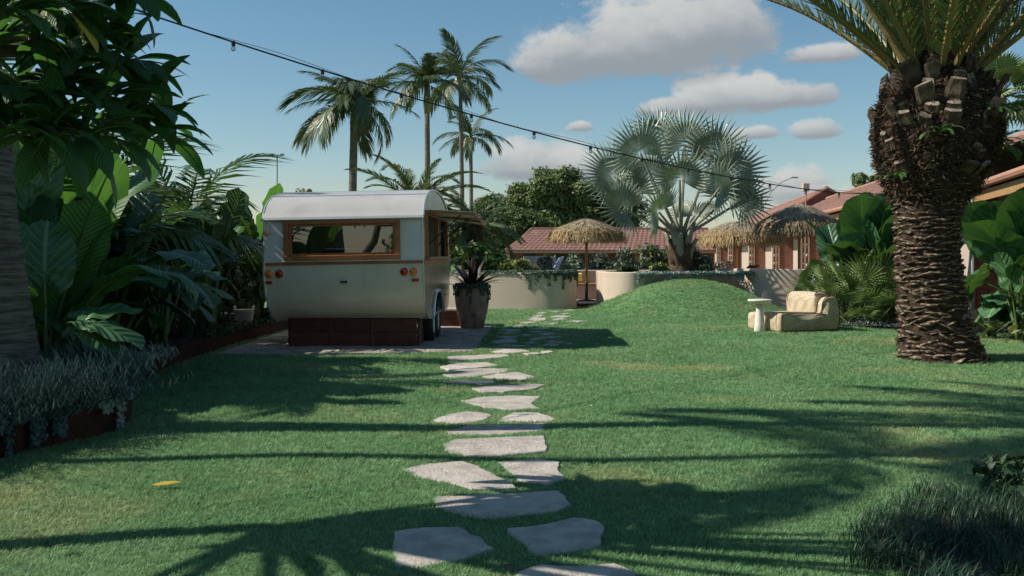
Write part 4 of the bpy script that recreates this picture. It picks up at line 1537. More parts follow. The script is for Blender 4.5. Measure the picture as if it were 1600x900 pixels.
def heart_leaf(Lp, lean, size, tilt, seed=0, mats=('stem_green', 'alocasia'), rp=.022, name='leaf', wid=.80, curl=.25):
    """petiole rising from the origin, arrow shaped blade hung on its end (tilt up = tip up)"""
    rg = random.Random(seed)
    mb = MB()
    n = 7
    pts = []
    for i in range(n + 1):
        s = i / n
        a = R(lean) * (.5 + .7 * s)
        if i == 0:
            pts.append(Vector((0, 0, 0)))
        else:
            pts.append(pts[-1] + Vector((math.sin(a), 0, math.cos(a))) * Lp / n)
    mb.tube(pts, [rp * (1.5 - 1.0 * i / n) for i in range(n + 1)], 6, 0)
    c = pts[-1]
    T = Vector((math.cos(R(tilt)), 0, math.sin(R(tilt))))
    Nn = Vector((-math.sin(R(tilt)), 0, math.cos(R(tilt))))
    na, nr = 36, 5
    vs, uv = [c], [(.38, .5)]
    wob = [rg.uniform(0, 6.28) for _ in range(3)]
    for j in range(1, nr + 1):
        q = j / nr
        for i in range(na):
            th = -math.pi + 2 * math.pi * (i + .5) / na
            ct, stn = math.cos(th), math.sin(th)
            r0 = .60 + .40 * max(0, ct) ** 2.2 - .05 * max(0, -ct)
            notch = 1 - .78 * math.exp(-((math.pi - abs(th)) / .26) ** 2)
            r0 *= notch
            r0 *= 1 + .025 * math.sin(th * 11 + wob[0])
            x, y = r0 * ct * q, r0 * stn * q * wid * 1.12
            h = -curl * (x ** 2) * .8 + .30 * abs(y) * (1 - .8 * abs(y)) + .045 * q * math.sin(th * 7 + wob[1]) - .10 * q * q * abs(stn)
            vs.append(c + (T * x + Vector((0, 1, 0)) * y + Nn * h) * size)
            uv.append(((x + .6) / 1.6, .5 + y / 1.5))
    fs = []
    for i in range(na):
        i2 = (i + 1) % na
        fs.append((0, 1 + i, 1 + i2))
        for j in range(1, nr):
            a = 1 + (j - 1) * na
            b = 1 + j * na
            fs.append((a + i, b + i, b + i2, a + i2))
    mb.add(vs, fs, 1, uv)
    return mb.mesh(name, [m_[x] for x in mats], True)


def paddle_leaf(Lp, L, W, up, droop, fold=.25, wav=.03, seed=0, mats=('stem_green', 'banana'), rp=.02, nt=14, na=4, shape='oblong', name='leaf', tears=0.0, curve_p=.3):
    rg = random.Random(seed)
    mb = MB()
    tot = Lp + L
    N = nt + 6
    p = Vector((0, 0, 0))
    pts, angs = [p], [R(up)]
    for i in range(N):
        s = (i + .5) / N
        a = R(up) - R(droop) * max(0, s - curve_p) ** 1.2 / (1 - curve_p) ** 1.2
        p = p + Vector((math.cos(a), 0, math.sin(a))) * tot / N
        pts.append(p)
        angs.append(a)

    def at(s):
        f = min(s * N, N - 1e-5)
        i = int(f)
        return pts[i].lerp(pts[i + 1], f - i), angs[i + 1]
    s0 = Lp / tot
    mb.tube([at(s)[0] for s in np.linspace(0, s0 + (1 - s0) * .9, 12)], [rp * (1.4 - 1.2 * k / 11) for k in range(12)], 6, 0)
    ph = [rg.uniform(0, 6.28) for _ in range(4)]
    vs, uv = [], []
    for i in range(nt + 1):
        t_ = i / nt
        q, a = at(s0 + (1 - s0) * t_)
        Nn = Vector((-math.sin(a), 0, math.cos(a)))
        if shape == 'oblong':
            w = W * .5 * min(1, (t_ / .10 + .02)) ** .6 * (1 - max(0, (t_ - .72) / .28) ** 2.2) ** .5 if t_ < 1 else 0.004
        elif shape == 'lance':
            w = W * .5 * math.sin(math.pi * (t_ ** .8 * .96 + .02)) ** .85
        else:
            w = W * .5 * (1 - t_ ** 2.2) * min(1, t_ * 12 + .5)
        for j in range(-na, na + 1):
            b = j / na
            y = b * w
            h = fold * abs(b) * w * (1 - .75 * abs(b)) - .10 * abs(b) ** 2 * w + wav * math.sin(t_ * 21 + ph[0] + (j > 0) * 1.7) * abs(b) * min(1, w * 6)
            vs.append(q + Vector((0, y, 0)) + Nn * h + Vector((0, 0, .002)))
            uv.append((t_, .5 + b * .5))
    k = 2 * na + 1
    fs = []
    torn = set()
    if tears:
        for i in range(2, nt - 1):
            for sd in (-1, 1):
                if rg.random() < tears:
                    torn.add((i, sd))
    for i in range(nt):
        for j in range(2 * na):
            sd = -1 if j < na else 1
            fs.append((i * k + j, i * k + j + 1, (i + 1) * k + j + 1, (i + 1) * k + j))
    # tears: pull a row of edge vertices back toward the rib on one side
    for (i, sd) in torn:
        for j in range(na - 1, na + 1):
            idx = i * k + na + sd * j
            mid = vs[i * k + na]
            vs[idx] = vs[idx].lerp(mid, .55) + Vector((0, 0, -.02))
    mb.add(vs, fs, 1, uv)
    return mb.mesh(name, [m_[x] for x in mats], True)


def place_leaf(me, parent, az_, elev=0.0, scale=1.0, roll=0.0, loc=(0, 0, 0), name='leaf'):
    o = link(name, me, parent)
    o.location = loc
    o.rotation_mode = 'QUATERNION'
    q = (Matrix.Rotation(az_, 3, 'Z') @ Matrix.Rotation(-elev, 3, 'Y') @ Matrix.Rotation(roll, 3, 'X')).to_quaternion()
    o.rotation_quaternion = q
    o.scale = (scale, scale, scale)
    return o


def leaf_cloud(name, blobs, n, size, mats, parent, seed=0, flat=.5, shell=.55, aspect=.5, mi_frac=None):
    """foliage: small leaf faces spread through a set of blobs (x,y,z,rx,ry,rz)"""
    rg = np.random.default_rng(seed)
    B_ = np.array(blobs, float)
    vol = (B_[:, 3] * B_[:, 4] * B_[:, 5]) ** (2 / 3)
    idx = rg.choice(len(B_), n, p=vol / vol.sum())
    d = rg.normal(size=(n, 3))
    d /= np.linalg.norm(d, axis=1)[:, None]
    r_ = shell + (1 - shell) * rg.random(n)
    r_ = np.where(rg.random(n) < .15, rg.random(n), r_) * (1 + .12 * rg.normal(size=n))
    C = B_[idx, :3] + d * r_[:, None] * B_[idx, 3:]
    nr = d + rg.normal(size=(n, 3)) * flat * 1.4 + np.array([0, 0, .35])
    nr /= np.linalg.norm(nr, axis=1)[:, None]
    t1 = np.cross(nr, rg.normal(size=(n, 3)))
    t1 /= np.linalg.norm(t1, axis=1)[:, None]
    t2 = np.cross(nr, t1)
    s = size * (.6 + .8 * rg.random(n))[:, None]
    V = np.stack([C - t1 * s, C - t2 * s * aspect + t1 * s * .1, C + t1 * s - nr * s * .25, C + t2 * s * aspect + t1 * s * .1], 1).reshape(-1, 3)
    Fq = np.arange(4 * n).reshape(n, 4)
    mi = None
    if isinstance(mats, (list, tuple)) and len(mats) > 1:
        mi = (rg.random(n) < (mi_frac or .4)).astype(int)
    return np_mesh(name, V, Fq, mats, parent, mi=mi)


def blobs_in(c, r, k, seed, sub=.42, squash=1.0):
    rg = np.random.default_rng(seed)
    out = []
    for i in range(k):
        d = rg.normal(size=3)
        d /= np.linalg.norm(d)
        q = rg.random() ** .45 * .78
        s = sub * rg.uniform(.6, 1.25)
        out.append((c[0] + d[0] * q * r[0], c[1] + d[1] * q * r[1], c[2] + d[2] * q * r[2] * squash, r[0] * s, r[1] * s, r[2] * s * .8))
    return out


# ------------------------------------------------------------------ Canary date palm, right
DP = Vector((5.72, 13.4, 0))
dp = thing('date_palm', 'thick trunked date palm with scaly bark on the lawn', 'palm', DP)
TR = [(-.08, .66, .09), (.03, .585, .08), (.10, .55, .06), (.28, .50, .01), (.6, .455, -.05), (.97, .425, -.09), (1.4, .415, -.12), (1.83, .42, -.13), (2.1, .455, -.11),
      (2.3, .56, -.08), (2.6, .70, -.05), (2.85, .77, -.02), (3.12, .80, .0), (3.4, .75, .0), (3.6, .66, 0), (3.8, .55, 0), (4.1, .42, 0), (4.35, .25, 0)]


def trunk_at(z):
    zs = [a[0] for a in TR]
    return np.interp(z, zs, [a[1] for a in TR]), np.interp(z, zs, [a[2] for a in TR])


mb = MB()
vs, fs = [], []
zz = np.arange(-.08, 4.35, .045)
na = 56
for z in zz:
    r_, ox = trunk_at(z)
    for k in range(na):
        th = 2 * math.pi * k / na
        rr = r_ * (.965 + .028 * math.sin(th * 9 + z * 31) + random.uniform(-.02, .02) + (.05 * random.random() if z > 2.2 else 0))
        vs.append((ox + rr * math.cos(th), rr * math.sin(th), z))
for i in range(len(zz) - 1):
    for k in range(na):
        k2 = (k + 1) % na
        fs.append((i * na + k, i * na + k2, (i + 1) * na + k2, (i + 1) * na + k))
trunk = MB().add(vs, fs).build('trunk', m_['bark_dark'], dp, False)


def scale_mesh(seed):
    """old leaf scar: lens shaped woody lip, wide and low, paler along its broken top"""
    rg = random.Random(seed)
    W, H, O = .12 * rg.uniform(.7, 1.35), .05 * rg.uniform(.8, 1.25), .036 * rg.uniform(.6, 1.6)
    n = 5
    vs = []
    for i in range(n + 1):
        a = -1 + 2 * i / n
        e = (1 - a * a)
        j = rg.uniform(-.008, .008)
        y = a * W
        o_ = O * (.25 + .75 * e)
        sink = -.05 * abs(a) ** 2 * .6
        vs += [(-.035 + sink, y, -H * e - .01), (o_ * .8 + sink, y, -.004 * e + j), (o_ + sink + rg.uniform(-.008, .008), y * .96, .008 + .008 * e + j), (-.03 + sink, y, .012 + .012 * e + rg.uniform(-.006, .006))]
    mb = MB()
    f0, f1 = [], []
    for i in range(n):
        a, b = 4 * i, 4 * i + 4
        f0.append((a, b, b + 1, a + 1))
        f1 += [(a + 1, b + 1, b + 2, a + 2), (a + 2, b + 2, b + 3, a + 3)]
    mb.add(vs, f0, 0)
    mb.f += [tuple(i for i in q) for q in f1]
    mb.m += [1] * len(f1)
    return mb


scales = [scale_mesh(s).mesh('bark_scale', [m_['bark_mid'], m_['bark_lip']]) for s in range(7)]
rest = MB()
cnt = 0
row = 0
z = .05
while z < 2.42:
    r_, ox = trunk_at(z)
    k = 15
    for i in range(k):
        th = 2 * math.pi * (i + (row % 2) * .5) / k + random.uniform(-.12, .12)
        if random.random() < .10:
            continue
        # facing the lawn side first
        front = math.sin(th) < .12
        mat = Matrix.Translation((ox + r_ * .985 * math.cos(th), r_ * .985 * math.sin(th), z + random.uniform(-.02, .02) + .02 * math.sin(th * 2 + row))) @ \
            Matrix.Rotation(th, 4, 'Z') @ Matrix.Rotation(R(random.gauss(0, 13)), 4, 'X') @ Matrix.Rotation(R(random.uniform(-14, 16)), 4, 'Y') @ Matrix.Diagonal((random.uniform(.7, 1.15), random.uniform(.65, 1.1), random.uniform(.6, 1.0), 1))
        if front and cnt < 295:
            o = link('bark_scale', scales[random.randrange(7)], trunk)
            o.matrix_local = mat
            cnt += 1
        else:
            sm = scale_mesh(random.randrange(99))
            rest.add([mat @ Vector(p) for p in sm.v], sm.f)
    z += .069 + random.uniform(-.006, .006)
    row += 1
rs = rest.build('bark_scales', m_['bark_mid'], trunk)
rs['kind'] = 'stuff'


def stub_mesh(seed):
    rg = random.Random(seed)
    L, w0, w1, t0, t1 = .34 * rg.uniform(.75, 1.2), .13, .085 * rg.uniform(.8, 1.3), .06, .04 * rg.uniform(.8, 1.3)
    mb = MB()
    vs = []
    sl1, sl2 = rg.uniform(-.6, 1.4), rg.uniform(-1, 1)
    for (x, w, t_, z) in ((-.12, w0 * 1.2, t0, 0), (L * .5, (w0 + w1) / 2, (t0 + t1) / 2, .03), (L, w1, t1, .10)):
        for (a, b) in ((-1, -.2), (-.6, -1), (.6, -1), (1, -.2), (.7, .7), (-.7, .7)):
            vs.append((x + (.07 * b * sl1 + .05 * a * sl2 if x == L else 0) + rg.uniform(-.015, .015), a * w + rg.uniform(-.015, .015), z + b * t_ + rg.uniform(-.008, .008)))
    fs = []
    for r_ in range(2):
        for k in range(6):
            k2 = (k + 1) % 6
            fs.append((r_ * 6 + k, r_ * 6 + k2, r_ * 6 + 6 + k2, r_ * 6 + 6 + k))
    mb.add(vs, fs, 0)
    mb.f.append(tuple(12 + k for k in range(6)))
    mb.m.append(1)
    return mb.mesh('leaf_base', [m_['stub'], m_['stub_cut']])


stubs = [stub_mesh(s) for s in range(6)]
row = 0
z = 2.45
while z < 3.85:
    r_, ox = trunk_at(z)
    k = 13
    for i in range(k):
        th = 2 * math.pi * (i + row * .38) / k + random.uniform(-.22, .22)
        if random.random() < (.2 if z < 2.9 else .05):
            continue
        o = link('leaf_base', stubs[random.randrange(6)], dp)
        upd = 10 + (z - 2.4) * 38
        sc = random.uniform(.7, 1.05) * (.8 if z < 2.9 else 1.05)
        o.matrix_local = Matrix.Translation((ox + r_ * .86 * math.cos(th), r_ * .86 * math.sin(th), z)) @ Matrix.Rotation(th, 4, 'Z') @ \
            Matrix.Rotation(-R(upd + random.uniform(-20, 16)), 4, 'Y') @ Matrix.Rotation(R(random.uniform(-35, 35)), 4, 'X') @ Matrix.Diagonal((sc * random.uniform(.55, .95), sc, sc * random.uniform(.8, 1.2), 1))
    z += .145
    row += 1
# loose fibre between the old leaf bases
nf = 11000
zf = 2.15 + 1.75 * rng.random(nf)
thf = rng.random(nf) * 2 * np.pi
rf = np.array([trunk_at(q)[0] for q in zf]) * (.95 + .09 * rng.random(nf))
of = np.array([trunk_at(q)[1] for q in zf])
a0 = np.stack([of + rf * np.cos(thf), rf * np.sin(thf), zf], -1)
lf = .03 + .09 * rng.random(nf)
dr = np.stack([np.cos(thf), np.sin(thf), 0 * thf], -1) * rng.normal(.45, .35, nf)[:, None]
tgf = np.stack([-np.sin(thf), np.cos(thf), 0 * thf], -1)
dr = dr + tgf * rng.normal(0, .7, nf)[:, None] + np.array([0, 0, 1.0]) * rng.normal(-.1, .6, nf)[:, None]
dr /= np.linalg.norm(dr, axis=1)[:, None]
a1 = a0 + dr * lf[:, None]
wf = (.004 + .012 * rng.random(nf))[:, None]
pv = np.cross(dr, rng.normal(size=(nf, 3)))
pv /= np.linalg.norm(pv, axis=1)[:, None]
Vf = np.stack([a0 - pv * wf, a0 + pv * wf, a1 + pv * wf * .3, a1 - pv * wf * .3], 1).reshape(-1, 3)
fo = np_mesh('bark_fibre', Vf, np.arange(4 * nf).reshape(nf, 4), m_['fibre'], dp)
fo['kind'] = 'stuff'

date_fronds = [frond(4.2, 92, .50, .028, 0, dr_, la=46, ld=.10, v=26, seed=20 + i, pet=.045, rr=.042, mats=('rachis', 'frond_date', 'frond_dry'), taper=.35, pw=1.6, dry=.02)
               for i, dr_ in enumerate((34, 44, 56, 40))]
k = 0
for ring_, (cnt_, elv, zb, rb) in enumerate(((9, 82, 4.1, .12), (11, 70, 4.0, .25), (13, 58, 3.92, .36), (13, 44, 3.82, .44))):
    for i in range(cnt_):
        th = 2 * math.pi * (i + .37 * ring_) / cnt_ + random.uniform(-.12, .12)
        place_leaf(date_fronds[k % 4], dp, th, R(elv + random.uniform(-6, 6)), random.uniform(.85, 1.08), R(random.uniform(-20, 20)),
                   (rb * math.cos(th), rb * math.sin(th), zb), 'frond')
        k += 1
# fern growing from the crown
fern_fr = [frond(.55, 22, .10, .022, 40, 95, la=65, ld=.1, v=5, seed=60 + i, pet=.08, rr=.006, mats=('stem_green', 'leaf_bright', 'frond_dry'), tipla=40) for i in range(2)]
for (th, z, lab, n_) in ((-.62, 2.78, 'green fern sprouting from the date palm trunk on the building side', 13), (-1.9, 2.95, 'small fern tuft on the front of the date palm head', 5),
                         (-2.75, 2.42, 'small fern tuft on the lawn side of the date palm below its head', 5), (-.95, 3.25, 'upper green fern on the date palm head', 9)):
    r_, ox = trunk_at(z)
    fe = thing('fern', lab, 'fern', DP + Vector((ox + r_ * .97 * math.cos(th), r_ * .97 * math.sin(th), z)), 0, 'ferns on the date palm')
    for i in range(n_):
        place_leaf(fern_fr[i % 2], fe, th + random.uniform(-1.2, 1.2), R(random.uniform(-15, 25)), random.uniform(.6, 1.15) * (1 if n_ > 6 else .6), 0, (0, 0, 0), 'frond')

# ------------------------------------------------------------------ silver Bismarck palm on the mound
BPL = P(1063, 426, 27.3)
bp = thing('silver_fan_palm', 'silver green fan palm on the grassy mound', 'palm', (BPL.x, BPL.y, .88))
tk = []
vs, fs = [], []
zz = np.linspace(-.05, 1.05, 26)
for z in zz:
    r_ = np.interp(z, [-.05, .0, .08, .25, .55, .8, 1.05], [.46, .44, .36, .30, .31, .33, .22])
    for k in range(28):
        th = 2 * math.pi * k / 28
        rr = r_ * (1 + .04 * math.sin(th * 5 + z * 12) + random.uniform(-.015, .015))
        vs.append((rr * math.cos(th), rr * math.sin(th), z))
for i in range(len(zz) - 1):
    for k in range(28):
        k2 = (k + 1) % 28
        fs.append((i * 28 + k, i * 28 + k2, (i + 1) * 28 + k2, (i + 1) * 28 + k))
bt_ = MB().add(vs, fs).build('trunk', m_['trunk_brown'], bp, True)
for i in range(14):
    th = i * 2.4 + .3
    z = .22 + i * .055
    o = MB()
    o.tube([(0, 0, -.15), (.05, 0, .1), (.10, 0, .34), (.17, 0, .55)], [.17, .13, .085, .06], 8)
    ob = o.build('leaf_base', m_['petiole_pale'] if i > 4 else m_['trunk_brown'], bt_, True)
    ob.matrix_local = Matrix.Translation((.20 * math.cos(th), .20 * math.sin(th), z)) @ Matrix.Rotation(th, 4, 'Z') @ Matrix.Rotation(R(random.uniform(4, 14)), 4, 'Y') @ Matrix.Diagonal((.7, 1.0, 1, 1))
org = Vector((0, 0, 1.0))
LV = [  # where each fan spreads: picture position, metres toward (+) or away (-) from the camera, fan radius
    (992, 222, .5, 1.12), (1072, 205, -.3, 1.15), (1022, 200, -.9, 1.1), (1122, 222, .1, 1.15), (1155, 255, .3, 1.12), (1172, 306, .2, .95), (1132, 285, .9, 1.0),
    (1062, 262, 1.1, 1.1), (1008, 262, -.6, 1.05), (945, 262, .0, 1.12), (958, 318, .5, 1.05), (1022, 322, 1.25, .9), (1150, 300, -.8, 1.0),
    (975, 290, -.9, 1.0), (1090, 330, -1.3, .9)]
for i, (u, v, dy, rad) in enumerate(LV):
    T_ = P(u, v, 27.3 - dy) - Vector((BPL.x, BPL.y, .88))
    T_.y = -dy
    d = T_ - org
    L_ = d.length
    me = fan_leaf(max(.45, L_ - .32 * rad), rad, 30, random.uniform(118, 142), random.uniform(.15, .4), random.uniform(.12, .4), seed=700 + i, split=.5, rp=.04, sag=0, name='leaf')
    x = d.normalized()
    zf_ = Vector((random.uniform(-.5, .5), -1, random.uniform(.0, .9)))
    zf_ = (zf_ - x * zf_.dot(x)).normalized()
    y = zf_.cross(x)
    o = link('leaf', me, bp)
    o.matrix_local = Matrix.Translation(org) @ Matrix((x, y, zf_)).transposed().to_4x4()

# ------------------------------------------------------------------ tall palms behind the caravan and off to the left
def feather_palm(loc, h, fronds, n, rings, r0, r1, label, group, crownshaft=None, lean=(0, 0), tmat='trunk_far', sc=1.0, dead=0, seed=0, name='palm', bulge=None):
    rg = random.Random(seed)
    t_ = thing(name, label, 'palm', loc, 0, group)
    N = 14
    pts, rad = [], []
    for i in range(N + 1):
        s = i / N
        pts.append((lean[0] * s ** 1.6, lean[1] * s ** 1.6, -.1 + (h + .1) * s))
        rad.append((r0 + (r1 - r0) * s ** .7) * (1.25 if i == 0 else 1) * (1 + .03 * rg.uniform(-1, 1)))
    MB().tube(pts, rad, 12).build('trunk', m_[tmat], t_, True)
    top = Vector(pts[-1])
    if crownshaft:
        MB().tube([top - Vector((0, 0, .05)), top + Vector((0, 0, crownshaft * .3)), top + Vector((0, 0, crownshaft))], [r1 * 1.0, r1 * 1.5, r1 * .9], 10).build('crownshaft', m_['trunk_green'], t_, True)
        top = top + Vector((0, 0, crownshaft * .92))
    k = 0
    for ri, (cnt_, e_) in enumerate(rings):
        for i in range(cnt_):
            th = 2 * math.pi * (i + .41 * ri) / cnt_ + rg.uniform(-.25, .25)
            place_leaf(fronds[k % len(fronds)], t_, th, R(e_ + rg.uniform(-10, 10)), sc * rg.uniform(.82, 1.08), R(rg.uniform(-25, 25)), top + Vector((0, 0, rg.uniform(-.08, .05))), 'frond')
            k += 1
    if dead:
        for i in range(dead):
            th = rg.uniform(0, 6.28)
            place_leaf(dead_frond, t_, th, R(rg.uniform(-80, -50)), sc * rg.uniform(.32, .55), 0, top - Vector((0, 0, .12)), 'dead_frond')
    return t_


tall_fr = [frond(2.5, 56, .78, .052, 0, d_, la=62, ld=ld_, v=12, seed=80 + i, pet=.10, rr=.028, mats=('rachis_green', 'frond', 'frond_dry'), dry=.05, pw=1.2)
           for i, (d_, ld_) in enumerate(((62, .55), (85, .75), (48, .45), (100, .85)))]
dead_frond = frond(2.3, 30, .5, .045, 0, 18, la=38, ld=.5, v=-5, seed=97, pet=.1, rr=.025, mats=('frond_dry', 'frond_dry', 'frond_dry'), tipla=15)
feather_palm(P(549, 545, 35) * 1.0 * 1 if False else (P(549, 400, 35).x, 35, 0), 6.75, tall_fr, 14, ((4, 64), (7, 42), (8, 14), (5, -12)), .18, .13, 'tall palm with a drooping crown and brown skirt of dead fronds', 'tall palms behind the caravan', dead=10, lean=(.12, 0), seed=1, sc=1.02)
feather_palm((P(669, 400, 46).x, 46, 0), 8.0, tall_fr, 12, ((4, 75), (6, 48), (6, 16), (2, -8)), .16, .12, 'tall palm with a pale green crownshaft between two others', 'tall palms behind the caravan', crownshaft=1.5, seed=2, sc=.95, lean=(-.05, 0))
feather_palm((P(723, 400, 52).x, 52, 0), 9.9, tall_fr, 10, ((3, 72), (5, 42), (5, 10), (2, -25)), .15, .10, 'tallest thin palm with a sparse windswept crown', 'tall palms behind the caravan', crownshaft=.9, seed=3, sc=1.12, lean=(-.12, 0))
feather_palm((P(737, 400, 56).x, 56, 0), 7.3, tall_fr, 9, ((3, 70), (5, 35), (5, 6)), .14, .10, 'shorter thin palm with a small open crown behind the tallest palm', 'tall palms behind the caravan', crownshaft=.9, seed=4, sc=.92, lean=(-.05, 0))
bushy_fr = [frond(2.7, 60, .42, .034, 0, d_, la=52, ld=.25, v=20, seed=110 + i, pet=.08, rr=.03, mats=('rachis_green', 'frond_date', 'frond_dry'), dry=.06, pw=1.3) for i, d_ in enumerate((70, 95, 60))]
feather_palm((P(648, 400, 29).x, 29, 0), 2.75, bushy_fr, 26, ((6, 70), (9, 45), (9, 20), (5, -5)), .28, .3, 'bushy date palm with arching fronds behind the caravan roof', 'bushy palms behind the caravan', tmat='trunk_brown', seed=5, sc=.92)
feather_palm((P(738, 400, 30).x, 30, 0), 2.3, bushy_fr, 24, ((5, 66), (9, 40), (9, 14), (6, -10)), .28, .3, 'bushy date palm right of the caravan awning', 'bushy palms behind the caravan', tmat='trunk_brown', seed=6, sc=.74, dead=4)
washy = fan_leaf(.9, .75, 26, 150, .15, .6, 5, mats=('rachis', 'fanleaf'), rp=.015)
wp = thing('roadside_palm', 'slim fan palm rising behind the red roof beside the date palm', 'palm', (P(1564, 400, 36).x, 36, 0))
MB().tube([(0, 0, -.1), (0, 0, 3), (.03, 0, 7.2)], [.24, .19, .16], 12).build('trunk', m_['trunk_far'], wp, True)
for i in range(26):
    place_leaf(washy, wp, i * 2.4, R(-50 + i * 5.2), random.uniform(.9, 1.15), R(random.uniform(-20, 20)), (.03, 0, 7.3))

# ------------------------------------------------------------------ broad leaved trees beyond the courtyard
def leafy_tree(loc, h, crown, k, n, size, mats, label, group, seed, trunk_r=.2, sub=.34, name='leafy_tree', frac=.4):
    t_ = thing(name, label, 'tree', loc, 0, group)
    cx, cy, cz, rx, ry, rz__ = crown
    bl_ = blobs_in((cx, cy, cz), (rx, ry, rz__), k, seed, sub)
    mb = MB()
    mb.tube([(0, 0, -.1), (cx * .2, 0, cz * .4), (cx * .6, cy * .3, cz * .75), (cx, cy, cz + rz__ * .3)], [trunk_r, trunk_r * .8, trunk_r * .55, trunk_r * .2], 10)
    tr_ = mb.build('trunk', m_['trunk_far'], t_, True)
    rg = random.Random(seed)
    for i in range(min(9, k)):
        b = bl_[i]
        s = rg.uniform(.35, .7)
        p0 = Vector((cx * s, cy * s * .5, cz * (s * .8 + .1)))
        MB().tube([p0, p0.lerp(Vector(b[:3]), .5) + Vector((0, 0, .15)), b[:3]], [trunk_r * .4, trunk_r * .25, trunk_r * .08], 6).build('branch', m_['trunk_far'], tr_, True)
    c_ = leaf_cloud('crown', bl_, n, size, [m_[x] for x in mats], t_, seed, mi_frac=frac)
    c_['kind'] = 'stuff'
    return t_


lt = ('leaf_tree', 'leaf_tree_dark')
leafy_tree((P(865, 400, 117).x, 117, 0), 7, (0, 0, 7.48, 6.84, 3.42, 5.70), 60, 30000, .21, lt, 'rounded light green tree behind the straw umbrella', 'trees beyond the motel', 11, .25, .27)
leafy_tree((P(782, 400, 125).x, 125, 0), 6, (0, 0, 4.63, 5.32, 3.42, 4.75), 44, 19000, .22, ('leaf_bright', 'leaf_tree_dark'), 'lower green tree between the bushy palm and the light green tree', 'trees beyond the motel', 12, .2, .3, frac=.65)
leafy_tree((P(945, 400, 121).x, 121, 0), 6, (0, 0, 6.91, 6.08, 3.42, 5.32), 44, 20000, .22, ('leaf_tree_dark', 'leaf_tree'), 'dark green tree behind the silver fan palm', 'trees beyond the motel', 13, .2, .3, frac=.25)
leafy_tree((P(822, 400, 110).x, 110, 0), 6, (0, 0, 3.68, 6.27, 2.28, 3.61), 38, 16000, .22, ('leaf_tree_dark', 'leaf_tree'), 'dark low tree at the left end of the far roof', 'trees beyond the motel', 18, .2, .3, frac=.3)
leafy_tree((P(700, 400, 60).x, 60, 0), 6, (0, 0, 2.8, 4.0, 2.0, 1.8), 38, 16000, .13, ('leaf_tree_dark', 'leaf_tree'), 'dark tree mass behind the caravan and bushy palms', 'trees beyond the motel', 19, .2, .3, frac=.3)
leafy_tree((P(1352, 400, 95).x, 95, 0), 9, (0, 0, 8.1, 1.9, 2, 1.4), 18, 5000, .16, ('leaf_tree_dark', 'leaf_tree'), 'small gum tree top showing above the red roof', 'trees beyond the motel', 14, .18, .34)
leafy_tree((P(1392, 400, 98).x, 98, 0), 9, (0, 0, 8.6, 1.8, 2, 1.7), 18, 5000, .16, ('leaf_tree_dark', 'leaf_tree'), 'gum tree behind the roof just left of the date palm', 'trees beyond the motel', 15, .18, .34)
leafy_tree((P(470, 400, 42).x, 42, 0), 5, (0, 0, 3.1, 1.6, 1.3, 1.5), 14, 1500, .12, ('leaf_tree_dark', 'leaf_tree'), 'thin twiggy tree seen over the caravan roof', 'trees beyond the motel', 16, .1, .28)
leafy_tree((P(600, 400, 44).x, 44, 0), 5, (0, 0, 2.9, 2.0, 1.3, 1.0), 14, 2600, .14, ('leaf_tree_dark', 'leaf_tree'), 'low tree between the tall palm trunks behind the caravan', 'trees beyond the motel', 17, .1, .3)


def shrub(loc, r_, n, size, mats, label, seed, group=None, name='shrub', k=10, sub=.5, frac=.4, stems=5):
    t_ = thing(name, label, 'shrub', loc, 0, group)
    bl_ = blobs_in((0, 0, r_[2] * .95), r_, k, seed, sub)
    c_ = leaf_cloud('foliage', bl_, n, size, [m_[x] for x in mats], t_, seed, mi_frac=frac)
    c_['kind'] = 'stuff'
    mb = MB()
    rg = random.Random(seed)
    for i in range(stems):
        b = bl_[i % len(bl_)]
        mb.tube([(rg.uniform(-.05, .05), rg.uniform(-.05, .05), -.04), (b[0] * .5, b[1] * .5, b[2] * .6), b[:3]], [.022, .015, .005], 5)
    mb.build('stems', m_['trunk_brown'], t_)
    return t_


ol = ('leaf_olive', 'rosemary')
for i, (u, D, w, h, zb, lab) in enumerate(((895, 34, .5, .8, .02, 'loose grey green shrub behind the umbrella pole in the courtyard'),
                                            (945, 35, .75, .85, .02, 'soft olive shrub behind the wall gap in the courtyard'),
                                            (985, 34.5, .7, .9, .02, 'soft olive shrub left of the silver palm behind the wall'),
                                            (850, 36, .45, .9, .02, 'thin olive shrub behind the white motorbike'))):
    shrub((P(u, 400, D).x, D, zb), (w, .5, h), 1300, .075, ol, lab, 30 + i, 'olive shrubs in the courtyard')
shrub((P(1022, 400, 27.7).x, 27.7, .88), (.62, .5, .48), 1500, .06, ('leaf_olive', 'leaf_tree'), 'grey green feathery shrub at the left foot of the silver palm', 40, 'shrubs in the raised palm bed')
shrub((P(1090, 400, 28.1).x, 28.1, .88), (.55, .4, .5), 1000, .06, ('leaf_olive', 'rosemary'), 'grey green shrub at the right foot of the silver palm', 41, 'shrubs in the raised palm bed')
shrub((P(1028, 400, 26.9).x, 26.9, .88), (.38, .3, .20), 900, .045, ('leaf_tree', 'leaf_buxus'), 'low bright green shrub in front of the feathery one', 43, 'shrubs in the raised palm bed')
shrub((P(980, 400, 26.6).x, 26.6, .90), (.36, .3, .14), 1100, .04, ('leaf_buxus', 'leaf_hedge'), 'low dark clipped shrub on the rounded wall end', 42, 'shrubs in the raised palm bed')
shrub((P(1094, 400, 26.9).x, 26.9, .88), (.30, .3, .19), 1000, .04, ('leaf_buxus', 'leaf_hedge'), 'dark rounded shrub right of the silver palm trunk', 44, 'shrubs in the raised palm bed')
shrub((P(1130, 400, 30).x, 30, .85), (.62, .35, .24), 900, .05, ('leaf_pink', 'rosemary'), 'pinkish succulent shrub beyond the shaded wall', 45)
